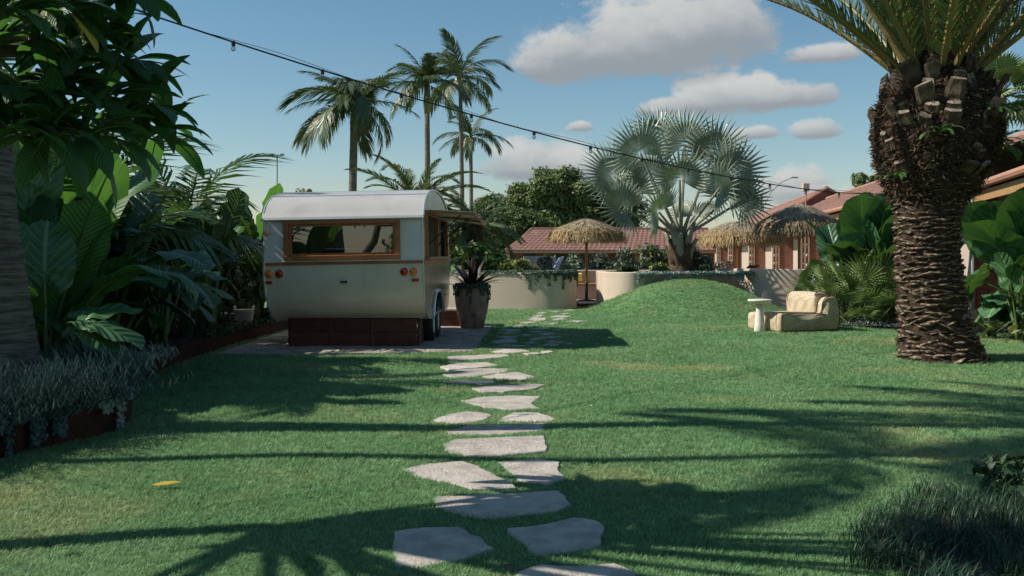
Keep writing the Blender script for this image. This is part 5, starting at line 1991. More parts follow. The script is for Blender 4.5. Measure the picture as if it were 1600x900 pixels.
tb = MB().bbox(P(1108, 400, 30).x, P(1160, 400, 30).x, 29.7, 30.4, .02, .88, .02).build('planter_box', m_['render_wall'])
tag(tb, 'beige rendered planter box holding the pinkish succulents', 'planter')
shelf = MB().bbox(7.35, 8.6, 30.2, 30.9, .02, .86, .02).build('low_wall', m_['pink_wall'])
tag(shelf, 'low pink ledge wall carrying the pale yellow bowl', 'wall')
bw = MB().lathe([(.12, 0), (.14, .01), (.21, .15), (.215, .17), (.18, .16), (.01, .1)], 20).build('planter_bowl', m_['pale_bowl'], None, True)
bw.location = (P(1177, 400, 30.5).x, 30.5, .86)
tag(bw, 'pale yellow planter bowl on the pink ledge', 'pot')
shrub((bw.location.x, 30.5, .98), (.2, .18, .08), 250, .04, ('leaf_olive', 'rosemary'), 'low grey green plant growing in the pale bowl', 46, stems=2)

# plants on the planter wall left of the gap
shrub((P(800, 400, 27.2).x, 27.2, .86), (.62, .4, .26), 900, .075, ('leaf_yellow', 'leaf_tree'), 'yellow green croton bush on the planter wall', 50, frac=.35)
shrub((P(838, 400, 27.4).x - .25, 27.4, .86), (.5, .4, .2), 700, .06, ('leaf_tree_dark', 'leaf_yellow'), 'dark green low bush right of the croton on the planter wall', 51, frac=.3)
shrub((P(742, 400, 28.0).x, 28.0, .86), (.85, .5, .5), 1400, .11, ('leaf_bright', 'leaf_tree'), 'bright green leafy bush behind the clay urn', 52, frac=.45)
shrub((P(768, 400, 31).x, 31, .0), (.7, .5, .8), 1300, .11, ('leaf_bright', 'leaf_tree_dark'), 'tall green bush behind the planter wall', 53, frac=.5)


def trailing(name, line, n, zt, drop, mat, label, seed, size=.022, spread=.14, front=-.13):
    """creeper that spills over a wall: strands of tiny leaves"""
    rg = np.random.default_rng(seed)
    L = np.array([(p[0], p[1]) for p in line], float)
    seg = rg.integers(0, len(L) - 1, n)
    s = rg.random(n)[:, None]
    xy = L[seg] * (1 - s) + L[seg + 1] * s
    dirv = L[seg + 1] - L[seg]
    dirv /= np.linalg.norm(dirv, axis=1)[:, None] + 1e-9
    out = np.stack([dirv[:, 1], -dirv[:, 0]], -1)
    hang = rg.random(n) < .62
    sx_ = np.floor(np.cumsum(np.ones(1))[0] + (xy[:, 0] + xy[:, 1] * .6) * 14).astype(int) % 97
    wavy = (rg.random(97) ** 1.8 * 1.1 + .08)[sx_]
    dz = np.where(hang, -drop * wavy * rg.random(n) ** 1.4, .05 * rg.random(n))
    off = np.where(hang, -front + .03 * rg.random(n), -front - spread * 2.2 * rg.random(n))
    C = np.concatenate([xy + out * off[:, None], (zt + .01 + dz)[:, None]], 1)
    nr = rg.normal(size=(n, 3)) + np.concatenate([out, np.full((n, 1), .6)], 1)
    nr /= np.linalg.norm(nr, axis=1)[:, None]
    t1 = np.cross(nr, rg.normal(size=(n, 3)))
    t1 /= np.linalg.norm(t1, axis=1)[:, None]
    t2 = np.cross(nr, t1)
    sz = size * (.6 + .8 * rg.random(n))[:, None]
    V = np.stack([C - t1 * sz, C - t2 * sz * .6, C + t1 * sz, C + t2 * sz * .6], 1).reshape(-1, 3)
    o = np_mesh(name, V, np.arange(4 * n).reshape(n, 4), mat)
    return tag(o, label, 'creeper', kind='stuff')


trailing('trailing_rosemary', [p for p in W1 if p[0] > .2], 5200, .96, .42, m_['rosemary'], 'blue green rosemary trailing over the planter wall', 61)
trailing('trailing_rosemary', [p for p in W1 if p[0] <= .2], 1700, .96, .06, m_['rosemary'], 'thin green creeper along the top of the planter wall', 62)
LINE = [(3.2, 25.5), (3.7, 25.55), (4.4, 26.05), (5.3, 26.35), (6.0, 26.4), (6.3, 26.2)]
trailing('silver_creeper', LINE, 9000, .93, .24, m_['dichondra'], 'silver green groundcover along the top of the grassy mound', 63, .03, .25, -.02)

# motorbike parked beyond the planter
mbk = thing('motorbike', 'white motorbike parked beyond the planter wall', 'motorbike', (1.12, 36.2, .02), R(12))
for x in (-.68, .66):
    wh = bpy.data.objects.new('wheel', None)
    COL.objects.link(wh)
    wh.parent = mbk
    wh.location = (x, 0, .31)
    wh.rotation_euler = (R(90), 0, 0)
    MB().lathe([(.24, -.05), (.30, -.05), (.315, 0), (.30, .05), (.24, .05)], 22, cap=False).build('tyre', m_['rubber'], wh, True)
    MB().lathe([(.245, -.03), (.245, .03), (.06, .05), (.02, .05)], 18).build('rim', m_['steel'], wh, True)
mb = MB()
fp = [(-.75, .62), (-.55, .60), (-.15, .72), (.15, .78), (.42, .95), (.62, 1.32), (.78, 1.36), (.60, 1.02), (.55, .62), (.30, .45), (-.1, .42), (-.3, .5)]
vs = [(x, -.12, z) for x, z in fp] + [(x, .12, z) for x, z in fp]
k = len(fp)
mb.add(vs, [tuple(range(k))[::-1], tuple(range(k, 2 * k))] + [(i, (i + 1) % k, k + (i + 1) % k, k + i) for i in range(k)])
mb.build('fairing', m_['bike_white'], mbk)
MB().bbox(-.92, -.1, -.11, .11, .78, .88, .03).build('seat', m_['dark_plastic'], mbk)
MB().bbox(-1.0, -.9, -.07, .07, .80, .9, .02).build('tail_lamp', m_['bike_red'], mbk)
MB().tube([(.48, -.36, 1.16), (.50, -.1, 1.10), (.50, .1, 1.10), (.48, .36, 1.16)], .018, 6).build('handlebar', m_['black_metal'], mbk)
MB().tube([(.66, 0, .31), (.48, 0, 1.1)], .04, 6).build('fork', m_['steel'], mbk)
MB().bbox(-.25, .3, -.15, .15, .25, .5, .03).build('engine', m_['dark_plastic'], mbk)
mp_ = thing('mesh_screen', 'grey wire mesh screen standing behind the white motorbike', 'screen', (P(843, 400, 38).x, 38, .02), R(6))
for x in (-.6, .6):
    MB().tube([(x, 0, 0), (x, 0, 1.42 if x > 0 else 1.36)], .02, 6).build('post', m_['mesh_panel'], mp_)
mb = MB()
for i in range(25):
    x = -.6 + i * .05
    mb.box(x - .008, x + .008, -.006, .006, .3, 1.38)
for i in range(22):
    z = .3 + i * .05
    mb.box(-.6, .6, -.0055, .0055, z - .008, z + .008)
mb.build('mesh', m_['mesh_panel'], mp_)['kind'] = 'stuff'

# ------------------------------------------------------------------ leaf sets
hl = [heart_leaf(L_, ln, sz, ti, s, ('stem_green', 'alocasia')) for s, (L_, ln, sz, ti) in enumerate(
    ((1.25, 14, .62, 62), (1.1, 24, .58, 35), (1.4, 10, .66, 75), (.95, 34, .55, 5), (1.15, 28, .60, -35), (.8, 42, .5, -20)))]
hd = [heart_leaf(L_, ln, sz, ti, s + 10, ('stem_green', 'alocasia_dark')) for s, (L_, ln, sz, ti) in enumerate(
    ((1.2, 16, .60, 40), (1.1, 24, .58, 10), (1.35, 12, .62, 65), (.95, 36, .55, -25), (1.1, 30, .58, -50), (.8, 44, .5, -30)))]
ban = [paddle_leaf(.55, 1.7, .52, up, dr_, .35, .03, s, ('stem_green', 'banana'), tears=te, rp=.03) for s, (up, dr_, te) in enumerate(
    ((78, 50, .15), (66, 95, .3), (84, 25, .1), (58, 120, .35)))]
strl = [paddle_leaf(1.0, .95, .40, up, dr_, .35, .03, s + 30, ('stem_green', 'strelitzia'), tears=te, rp=.022) for s, (up, dr_, te) in enumerate(
    ((82, 40, .15), (74, 75, .3), (86, 15, .1), (66, 105, .3)))]
strp = [paddle_leaf(.02, .75, .045, up, dr_, .5, 0, s + 50, ('strap', 'strap'), rp=.002, nt=6, na=1, shape='blade', curve_p=0) for s, (up, dr_) in enumerate(((80, 50), (68, 95), (85, 20), (55, 90)))]
strd = [paddle_leaf(.02, .75, .045, up, dr_, .5, 0, s + 50, ('strap_dark', 'strap_dark'), rp=.002, nt=6, na=1, shape='blade', curve_p=0) for s, (up, dr_) in enumerate(((80, 50), (68, 95), (85, 20), (55, 90)))]
brm = [paddle_leaf(.02, .52, .085, up, dr_, .5, 0, s + 60, ('bromeliad', 'bromeliad'), rp=.004, nt=7, na=1, shape='blade', curve_p=0) for s, (up, dr_) in enumerate(((66, 40), (48, 50), (84, 25), (30, 45)))]
fanl = [fan_leaf(.75, .46, 22, 115, .10, .35, 70 + s, split=.30, rp=.008, mats=('stem_green', 'fanleaf'), sag=sg) for s, sg in enumerate((.05, .25, .12))]
ken = [frond(2.3, 30, .68, .050, 0, d_, la=66, ld=ld_, v=8, seed=130 + i, pet=.24, rr=.02, mats=('stem_green', 'frond_kentia', 'frond_dry'), dry=.02, pw=1.5, taper=.55, tipla=30) for i, (d_, ld_) in enumerate(((80, .75), (112, .9), (55, .6)))]


def rosette(name, loc, meshes, n, e0, e1, label, cat, group=None, sc=(.8, 1.1), seed=0, spread=.05, az0=0.0, azr=2 * math.pi):
    rg = random.Random(seed)
    t_ = thing(name, label, cat, loc, 0, group)
    for i in range(n):
        th = az0 + azr * ((i * .381966) % 1.0) + rg.uniform(-.2, .2)
        q = i / max(1, n - 1)
        o = place_leaf(meshes[rg.randrange(len(meshes))], t_, th, R(e0 + (e1 - e0) * q + rg.uniform(-6, 6)), rg.uniform(*sc), R(rg.uniform(-12, 12)),
                       (spread * math.cos(th), spread * math.sin(th), 0))
    return t_


rosette('bromeliad', UR + Vector((0, 0, .74)), brm, 30, -4, 22, 'dark burgundy bromeliad growing in the clay urn', 'plant', seed=5, spread=.06, sc=(1.0, 1.4))
trailing('urn_creeper', [(UR.x + .27 * math.cos(a), UR.y + .27 * math.sin(a)) for a in np.linspace(R(180), R(360), 12)], 1600, UR.z + .80, .30, m_['rosemary'], 'grey green creeper spilling over the urn rim', 65, .02, .05, -.065)

# right hand elephant ears
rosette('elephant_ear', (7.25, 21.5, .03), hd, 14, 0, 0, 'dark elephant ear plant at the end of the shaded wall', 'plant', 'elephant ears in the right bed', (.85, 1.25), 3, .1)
rosette('elephant_ear', (7.85, 21.5, .03), hl[:3] + hl[:1], 13, 4, 0, 'tall upright elephant ear left of the date palm', 'plant', 'elephant ears in the right bed', (1.1, 1.42), 4, .12, R(-155), R(130))
rosette('elephant_ear', (8.35, 22.0, .03), hl[:3], 12, 4, 0, 'elephant ear with a pale leaf behind the date palm trunk', 'plant', 'elephant ears in the right bed', (1.05, 1.4), 5, .12, R(-150), R(120))
rosette('elephant_ear', (8.55, 16.75, .03), hl[:3] + hl[:1], 13, 4, 0, 'large elephant ear right of the date palm with ribbed leaves', 'plant', 'elephant ears in the right bed', (1.15, 1.5), 6, .12, R(-165), R(140))
rosette('elephant_ear', (9.15, 17.3, .03), hl, 13, 2, 0, 'elephant ear in front of the red roofed building', 'plant', 'elephant ears in the right bed', (1.0, 1.4), 7, .12)
rosette('elephant_ear', (7.95, 17.5, .03), hl[1:], 7, 0, 0, 'lower elephant ear half hidden by the date palm trunk', 'plant', 'elephant ears in the right bed', (.8, 1.1), 9, .1)
rosette('fan_palm', (6.75, 20.2, .03), fanl, 20, 22, 80, 'low fan palm beside the woven chair', 'palm', 'small fan palms in the right bed', (.85, 1.1), 8, .06)
rosette('fan_palm', (7.25, 19.9, .03), fanl, 24, 18, 82, 'larger fan palm just left of the date palm trunk', 'palm', 'small fan palms in the right bed', (1.05, 1.45), 10, .06)
rosette('fan_palm', (7.0, 20.7, .03), fanl, 18, 30, 84, 'fan palm behind the low one by the chair', 'palm', 'small fan palms in the right bed', (1.1, 1.4), 11, .06)
rosette('young_palm', (9.0, 16.35, .03), ken, 7, 40, 70, 'young feather palm at the foot of the ribbed elephant ear', 'palm', None, (.45, .6), 12, .04)
rosette('agave', (8.6, 16.0, .03), [paddle_leaf(.02, .5, .10, up, 22, .5, 0, s + 90, ('chalk', 'chalk'), rp=.004, nt=5, na=1, shape='blade', curve_p=0) for s, up in enumerate((30, 55))], 22, 0, 30, 'blue grey agave in the right bed', 'plant', None, (.9, 1.2), 13, .04)
rosette('elephant_ear', (8.35, 16.3, .03), hl[1:], 9, 0, 0, 'low spreading elephant ear below the ribbed leaves', 'plant', 'elephant ears in the right bed', (.55, .8), 15, .08)
rosette('elephant_ear', (9.35, 16.6, .03), hl, 11, 2, 0, 'elephant ear against the brick building wall', 'plant', 'elephant ears in the right bed', (.9, 1.2), 16, .1)
rosette('strap_leaf_clump', (8.15, 16.9, .03), strp, 36, -8, 24, 'green strap leaf clump beside the date palm foot', 'plant', None, (.8, 1.15), 17, .05)
shrub((8.9, 17.0, .03), (.8, .4, .42), 1700, .07, ('leaf_bright', 'leaf_tree_dark'), 'green bush under the ribbed elephant ears', 425, frac=.5)
shrub((9.3, 15.9, .03), (.35, .25, .16), 900, .035, ('silver', 'dichondra'), 'silver leaved mound at the edge of the right bed', 426, k=8)
yl = paddle_leaf(.25, .32, .24, 60, 60, .2, .01, 95, ('stem_green', 'leaf_yellow'), rp=.006, nt=8, na=3, shape='lance')
yp = rosette('yellow_leaf_plant', (8.0, 16.2, .03), [yl], 3, 0, 10, 'low plant with yellowing leaves beside the date palm foot', 'plant', None, (.45, .7), 14, .05)
tag(MB().bbox(8.35, 9.3, 17.9, 18.3, .0, .42, .03).build('terracotta_trough', m_['pink_wall']), 'terracotta trough among the plants right of the date palm', 'planter')


def scatter_cover(name, poly, n, size, h, mat, label, seed, z0=.03, keep=None):
    rg = np.random.default_rng(seed)
    P_ = np.array([(p[0], p[1]) for p in poly])
    lo, hi = P_.min(0), P_.max(0)
    pts = rg.random((n * 4, 2)) * (hi - lo) + lo
    pts = pts[in_poly(pts[:, 0], pts[:, 1], poly)]
    if keep is not None:
        pts = pts[keep(pts[:, 0], pts[:, 1])]
    pts = pts[:n]
    n = len(pts)
    C = np.concatenate([pts, (z0 + h * rg.random(n) * (.5 + .5 * np.sin(pts[:, 0] * 5) * np.sin(pts[:, 1] * 4)))[:, None]], 1)
    nr = rg.normal(size=(n, 3)) * .6 + np.array([0, 0, 1])
    nr /= np.linalg.norm(nr, axis=1)[:, None]
    t1 = np.cross(nr, rg.normal(size=(n, 3)))
    t1 /= np.linalg.norm(t1, axis=1)[:, None]
    t2 = np.cross(nr, t1)
    s = size * (.6 + .8 * rg.random(n))[:, None]
    V = np.stack([C - t1 * s, C - t2 * s * .8, C + t1 * s, C + t2 * s * .8], 1).reshape(-1, 3)
    return tag(np_mesh(name, V, np.arange(4 * n).reshape(n, 4), mat), label, 'groundcover', kind='stuff')


scatter_cover('silver_groundcover', BED_R, 22000, .020, .16, m_['silver'], 'silver groundcover along the edge of the right bed', 70, keep=lambda x, y: y < 20.6 - .55 * (x - 6.0) + .5 * np.sin(x * 3))

# ------------------------------------------------------------------ left jungle
JG = 'jungle plants beside the caravan'
rosette('banana_plant', (-4.55, 9.55, .2), ban, 7, 4, 0, 'banana plant with a large backlit leaf beside the grey palm trunk', 'plant', JG, (.85, 1.1), 21, .06)
rosette('banana_plant', (-5.7, 11.0, .22), ban, 8, 4, 0, 'tall banana plant deep in the jungle bed', 'plant', JG, (1.0, 1.2), 22, .06)
rosette('banana_plant', (-5.3, 17.2, .22), ban, 8, 5, 0, 'banana plant left of the caravan behind the white tub', 'plant', JG, (.75, .95), 23, .06)
rosette('banana_plant', (-5.6, 21.5, .22), ban, 8, 5, 0, 'banana plant behind the caravan with pale torn leaf', 'plant', JG, (1.15, 1.35), 24, .06)
jl = [((-4.75, 10.6), 'alocasia', 1.05, 'elephant ear with broad shaded leaves in front of the banana plant'),
      ((-5.3, 10.1), 'alocasia', 1.3, 'tall elephant ear behind the grey palm trunk'),
      ((-4.85, 12.0), 'dark', 1.15, 'dark elephant ear in the middle of the jungle bed'),
      ((-5.6, 12.6), 'alocasia', 1.35, 'tall elephant ear under the feather palm'),
      ((-4.75, 13.4), 'dark', .95, 'low dark elephant ear near the rusty edging'),
      ((-6.4, 13.8), 'dark', 1.5, 'dark elephant ear at the back of the jungle bed'),
      ((-5.2, 14.6), 'alocasia', 1.1, 'elephant ear beside the cane stems'),
      ((-4.2, 8.95), 'alocasia', .8, 'small elephant ear above the blue chalk sticks')]
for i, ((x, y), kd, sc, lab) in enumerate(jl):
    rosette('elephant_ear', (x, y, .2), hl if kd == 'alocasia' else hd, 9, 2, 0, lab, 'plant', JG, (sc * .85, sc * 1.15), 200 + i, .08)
sl = [((-4.9, 15.9), 1.1, 'bird of paradise clump left of the caravan'), ((-5.7, 16.4), 1.25, 'tall bird of paradise clump behind the white tub'),
      ((-6.1, 12.0), 1.5, 'bird of paradise clump with a pale curling leaf'), ((-5.0, 18.9), 1.2, 'bird of paradise clump hidden behind the caravan'),
      ((-6.3, 9.4), 1.6, 'bird of paradise clump behind the grey palm trunk'), ((-4.7, 11.3), 1.1, 'small bird of paradise clump near the front of the bed')]
for i, ((x, y), sc, lab) in enumerate(sl):
    rosette('bird_of_paradise', (x, y, .2), strl, 10, 6, 0, lab, 'plant', JG, (sc * .85, sc * 1.1), 230 + i, .10)
kp = [((-5.25, 15.9), 1.45, .92, 'feather palm arching over the caravan roof corner', 11), ((-5.75, 13.4), 1.35, .95, 'feather palm with pale drooping leaflets over the jungle', 9),
      ((-6.3, 10.9), 2.3, 1.05, 'feather palm standing behind the frangipani leaves', 10), ((-5.0, 11.9), .8, .75, 'short feather palm inside the jungle bed', 9), ((-6.8, 18.5), 1.2, .9, 'feather palm at the back beside the bird of paradise', 10)]
for i, ((x, y), h_, sc, lab, n_) in enumerate(kp):
    feather_palm((x, y, .2), h_, ken, n_, ((n_ // 3, 68), (n_ // 3, 48), (n_ - 2 * (n_ // 3), 26)), .07, .05, lab, JG, tmat='trunk_brown', seed=300 + i, sc=sc, name='feather_palm')
for i, (x, y, sc) in enumerate(((-4.15, 10.2, .8), (-4.5, 11.5, .9), (-4.65, 12.6, .8), (-4.6, 14.1, .9), (-4.75, 15.2, .8), (-4.7, 16.2, .7), (-4.5, 18.0, .9), (-4.0, 9.3, .7))):
    rosette('strap_leaf_clump', (x, y, .2), strd, 34, -12, 22, ['dark strap leaf clump behind the silver creeper on the edging', 'dark strap leaf clump between the feather palm and the edging', 'dark strap leaf clump under the dark elephant ear', 'dark strap leaf clump in front of the cane stems', 'dark strap leaf clump right of the cane stems', 'small strap leaf clump left of the white tub', 'dark strap leaf clump right of the white tub', 'small strap leaf clump behind the blue chalk sticks'][i], 'plant', 'strap leaf clumps along the edging', (sc * .7, sc * 1.15), 250 + i, .06)
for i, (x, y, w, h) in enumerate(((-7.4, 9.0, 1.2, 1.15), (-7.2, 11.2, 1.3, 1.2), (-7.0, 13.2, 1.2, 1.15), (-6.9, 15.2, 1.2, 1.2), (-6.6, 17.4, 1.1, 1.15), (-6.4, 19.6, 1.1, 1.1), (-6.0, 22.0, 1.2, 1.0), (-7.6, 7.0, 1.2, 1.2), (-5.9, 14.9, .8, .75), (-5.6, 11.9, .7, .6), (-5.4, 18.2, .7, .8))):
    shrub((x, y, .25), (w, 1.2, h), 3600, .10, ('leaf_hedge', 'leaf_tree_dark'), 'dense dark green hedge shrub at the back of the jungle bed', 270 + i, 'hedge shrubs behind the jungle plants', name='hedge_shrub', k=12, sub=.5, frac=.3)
# thin canes
cn = thing('cane_clump', 'clump of thin pale canes in the jungle bed', 'plant', (-4.85, 14.6, .2))
for i in range(14):
    a = random.uniform(0, 6.28)
    b = random.uniform(.1, .55)
    MB().tube([(.08 * math.cos(a), .08 * math.sin(a), -.02), (b * .5 * math.cos(a), b * .5 * math.sin(a), .5), (b * math.cos(a), b * math.sin(a), random.uniform(.9, 1.3))], [.011, .009, .005], 5).build('cane', m_['petiole_pale'], cn)

# chalk sticks and silver creeper spilling over the edging
def chalk_sticks():
    rg = np.random.default_rng(5)
    Vs, Fs, off = [], [], 0
    cl = []
    for i in range(1100):
        s = rg.random()
        k_ = int(s * (len(edge) - 1))
        e = edge[k_]
        if not 6.3 < e[1] < 8.75:
            continue
        cl.append((e[0] + .06 - abs(rg.normal(0, .30)), e[1] + rg.normal(0, .06)))
    for i in range(330):
        cl.append((rg.uniform(-4.7, -3.55), rg.uniform(6.6, 9.2)))
    for (x, y) in cl:
        lean = rg.normal(0, .24, 2) + np.array([.16, -.12])
        H = rg.uniform(.20, .46)
        base = np.array([x, y, .19])
        nl = 13
        for j in range(nl):
            q = (j + .5) / nl
            st_ = base + np.array([lean[0] * q, lean[1] * q, H * q])
            a = j * 2.4 + rg.random()
            ll = .085 * (1.1 - .3 * q) * rg.uniform(.8, 1.25)
            upv = 1.0 + .9 * q
            d = np.array([math.cos(a), math.sin(a), upv])
            d /= np.linalg.norm(d)
            e1 = st_ + d * ll
            m1 = st_ + d * ll * .5 + np.array([0, 0, -.004])
            w = .0055
            p = np.cross(d, [0, 0, 1.0])
            p /= np.linalg.norm(p)
            p2 = np.cross(p, d)
            for pp in (p, p2):
                Vs += [st_ - pp * w * .7, st_ + pp * w * .7, m1 + pp * w, m1 - pp * w, m1 - pp * w, m1 + pp * w, e1 + pp * w * .3, e1 - pp * w * .3]
                Fs += [[off, off + 1, off + 2, off + 3], [off + 4, off + 5, off + 6, off + 7]]
                off += 8
    return tag(np_mesh('chalk_sticks', np.array(Vs), np.array(Fs), m_['chalk']), 'blue grey chalk stick succulents massed at the bed corner', 'groundcover', kind='stuff')


chalk_sticks()
trailing('silver_creeper', [p for p in edge if 7.7 < p[1] < 8.9], 3200, .25, .24, m_['dichondra'], 'silver creeper cascading over the rusty edging corner', 66, .017, .12, -.035)
trailing('silver_creeper', [p for p in edge if 6.0 < p[1] < 7.5], 3000, .25, .22, m_['chalk'], 'blue grey succulents hanging over the front of the rusty edging', 69, .022, .12, -.04)
trailing('silver_creeper', [p for p in edge if 9.6 < p[1] < 12.6], 4600, .25, .16, m_['dichondra'], 'silver creeper trailing along the middle of the edging', 67, .02, .2, -.03)
trailing('silver_creeper', [p for p in edge if 14 < p[1] < 18.8], 2600, .24, .04, m_['leaf_buxus'], 'low green creeper along the edging beside the patio', 68, .025, .2, -.0)

# grey palm trunk at the left edge, crown far above the picture
gp_fr = [frond(3.0, 46, .62, .05, 0, d_, la=58, ld=.5, v=10, seed=150 + i, pet=.12, rr=.03, mats=('rachis_green', 'frond', 'frond_dry'), pw=1.2) for i, d_ in enumerate((70, 90, 55))]
gp = thing('grey_trunk_palm', 'stout grey ringed palm trunk leaning beside the chalk sticks', 'palm', (-4.11, 8.0, .15))
gpts = [(.06, 0, -.1), (.03, 0, .12), (0, 0, .4), (-.06, 0, .9), (-.13, 0, 1.5), (-.18, 0, 2.2), (-.24, 0, 3.0), (-.33, 0, 4.2), (-.48, 0, 6.0), (-.7, 0, 8.3)]
grad = [.37, .33, .295, .27, .25, .235, .20, .14, .105, .10]
fine_p = smooth_line([(*p, r_) for p, r_ in zip(gpts, grad)], 14)
MB().tube([p[:3] for p in fine_p], [p[3] * (1 + .022 * math.sin(i * 2.1) + random.uniform(-.008, .008)) for i, p in enumerate(fine_p)], 24).build('trunk', m_['trunk_grey'], gp, True)
k = 0
for ri, (cnt_, e_) in enumerate(((4, 66), (6, 36), (6, 8))):
    for i in range(cnt_):
        th = 2 * math.pi * (i + .4 * ri) / cnt_ + random.uniform(-.2, .2)
        place_leaf(gp_fr[k % 3], gp, th, R(e_ + random.uniform(-8, 8)), random.uniform(.8, 1.0), R(random.uniform(-20, 20)), (-.7, 0, 8.25), 'frond')
        k += 1

# ------------------------------------------------------------------ frangipani at the upper left
FB = Vector((-4.35, 4.7, .2))
ft = thing('frangipani_tree', 'frangipani tree with glossy leaves and cream flowers', 'tree', FB)
fl_ = [paddle_leaf(.045, .34, .135, up, dr_, .25, .006, 180 + s, ('stem_green', 'frangipani'), rp=.005, nt=8, na=2, shape='lance', curve_p=.1) for s, (up, dr_) in enumerate(((20, 60), (45, 75), (5, 45), (62, 60), (-10, 50)))]
fl_y = paddle_leaf(.045, .30, .09, -20, 40, .25, .006, 190, ('stem_green', 'yellow_leaf'), rp=.005, nt=8, na=2, shape='lance', curve_p=.1)
clusters = [  # (u, v, distance) of visible leaf rosettes
    (228, 165, 5.9), (200, 95, 5.9), (250, 205, 6.1), (165, 150, 5.5), (175, 215, 5.7), (120, 80, 5.4), (130, 215, 5.2), (60, 60, 5.2), (75, 205, 5.0), (40, 150, 5.0),
    (100, 10, 5.3), (200, -12, 5.6), (10, 20, 4.9), (150, 40, 5.8), (20, 205, 5.0), (90, 135, 5.2)]
twig = []
flw = MB()
for k in range(5):
    a = k * 2 * math.pi / 5
    mtx = Matrix.Rotation(a, 4, 'Z')
    flw.add([mtx @ Vector(p) for p in ((0, 0, 0), (.018, -.013, .012), (.042, -.010, .016), (.048, .004, .012), (.030, .018, .012))], [(0, 1, 2, 3, 4)], 0)
flw.lathe([(.010, .008), (.004, .012)], 8, 1)
flm = flw.mesh('flower', [m_['petal'], m_['petal_yellow']])
hub = Vector((.55, .35, 2.05))
MB().tube([(0, 0, -.1), (.05, .02, .6), (.15, .1, 1.3), hub * .8, hub], [.13, .11, .10, .09, .08], 10).build('trunk', m_['trunk_grey'], ft, True)
nleaf = 0
for ci, (u, v, D) in enumerate(clusters):
    c = P(u, v, D) - FB
    mid = hub.lerp(c, .55) + Vector((0, 0, .12))
    MB().tube([hub, mid, c], [.05, .032, .016], 7).build('branch', m_['trunk_grey'], ft, True)
    for i in range(17):
        th = i * 2.4 + random.uniform(-.2, .2)
        me = fl_y if (random.random() < .012) else fl_[random.randrange(5)]
        place_leaf(me, ft, th, R(-28 + i * 3.2 + random.uniform(-10, 10)), random.uniform(.78, 1.12), R(random.uniform(-15, 15)), c)
        nleaf += 1
    if ci in (0, 4, 5, 7, 13):
        for i in range(5):
            o = link('flower', flm, ft)
            o.location = c + Vector((random.uniform(-.05, .07), random.uniform(-.10, -.02), random.uniform(.02, .10)))
            o.rotation_euler = (R(random.uniform(30, 100)), R(random.uniform(-40, 40)), R(random.uniform(0, 360)))
# the rest of the crown, above and left of the picture, joined
rg = random.Random(9)
top = MB()
srcs = [(np.array([tuple(p.co) for p in me.vertices]), [tuple(f.vertices) for f in me.polygons]) for me in fl_]
bl2 = []
while len(bl2) < 24:
    c = Vector((rg.uniform(-1.4, 3.3), rg.uniform(-2.0, 1.3), rg.uniform(2.1, 4.6)))
    w = c + FB
    # outside the picture
    if w.y > .6 and abs(w.x) / w.y < 800 / F + .06 and (w.z - CAMH) / w.y < 400 / F + .08:
        continue
    sx_, sy_ = w.x + 1.15 * w.z, w.y
    if -2.9 < sx_ < -.7 and 5.2 < sy_ < 8:  # crown shaped so its shade misses this sunny stretch of lawn
        continue
    bl2.append(c)
for i in range(9):  # extra unseen rosettes added to cast shade on the corner bed
    bl2.append(Vector((rg.uniform(-1.9, -.3), rg.uniform(3.6, 5.2), rg.uniform(3.6, 4.7))) - FB)
for c in bl2:
    mid = hub.lerp(c, .5) + Vector((0, 0, .1))
    top.tube([hub, mid, c], [.05, .03, .014], 6, 1)
    for i in range(17):
        V_, F_ = srcs[rg.randrange(5)]
        mtx = Matrix.Translation(c) @ Matrix.Rotation(i * 2.4 + rg.uniform(-.2, .2), 4, 'Z') @ Matrix.Rotation(R(28 - i * 3.2 + rg.uniform(-10, 10)), 4, 'Y') @ Matrix.Scale(rg.uniform(.8, 1.15), 4)
        mn = np.array(mtx)
        top.add((V_ @ mn[:3, :3].T + mn[:3, 3]).tolist(), F_, 0)
tp = top.build('foliage', [m_['frangipani'], m_['trunk_grey']], ft, True)
tp['kind'] = 'stuff'

# more garden palms out of the picture, seen as shade on the lawn and reflected in the caravan window
feather_palm((-6.3, 6.7, .2), 7.3, gp_fr, 14, ((3, 62), (4, 34)), .10, .07, 'slender palm standing left of the frangipani', None, tmat='trunk_grey', seed=401, sc=.9, name='slender_palm')
feather_palm((-9.4, 11.2, .2), 4.2, gp_fr, 14, ((5, 58), (7, 30), (6, 4)), .12, .09, 'palm standing behind the hedge shrubs', None, tmat='trunk_grey', seed=402, sc=.95, name='slender_palm')
feather_palm((1.6, -7.5, 0), 4.0, gp_fr, 14, ((4, 62), (6, 32), (6, 4)), .22, .18, 'palm standing behind the photographer', None, tmat='trunk_grey', seed=403, sc=1.0, name='slender_palm')
for i, x in enumerate((-9, -5, -1.5, 3, 6.5, 10)):
    shrub((x, -11 - (i % 2), 0), (2.2, 1.2, 1.1 + .3 * (i % 3)), 1500, .16, ('leaf_hedge', 'leaf_tree_dark'), 'hedge shrub closing the garden behind the photographer', 410 + i, 'hedge behind the photographer', name='hedge_shrub')

# ------------------------------------------------------------------ string lights
def cable_pt(k):
    D = 10 + .66 * k
    X = -2.80 + .77 * k
    z = 2.50 + 1.05 * (max(0, 11 - k) / 11) ** 1.75 + .10 * max(0, k - 11) ** 1.5 * .2
    return Vector((X, D, z))


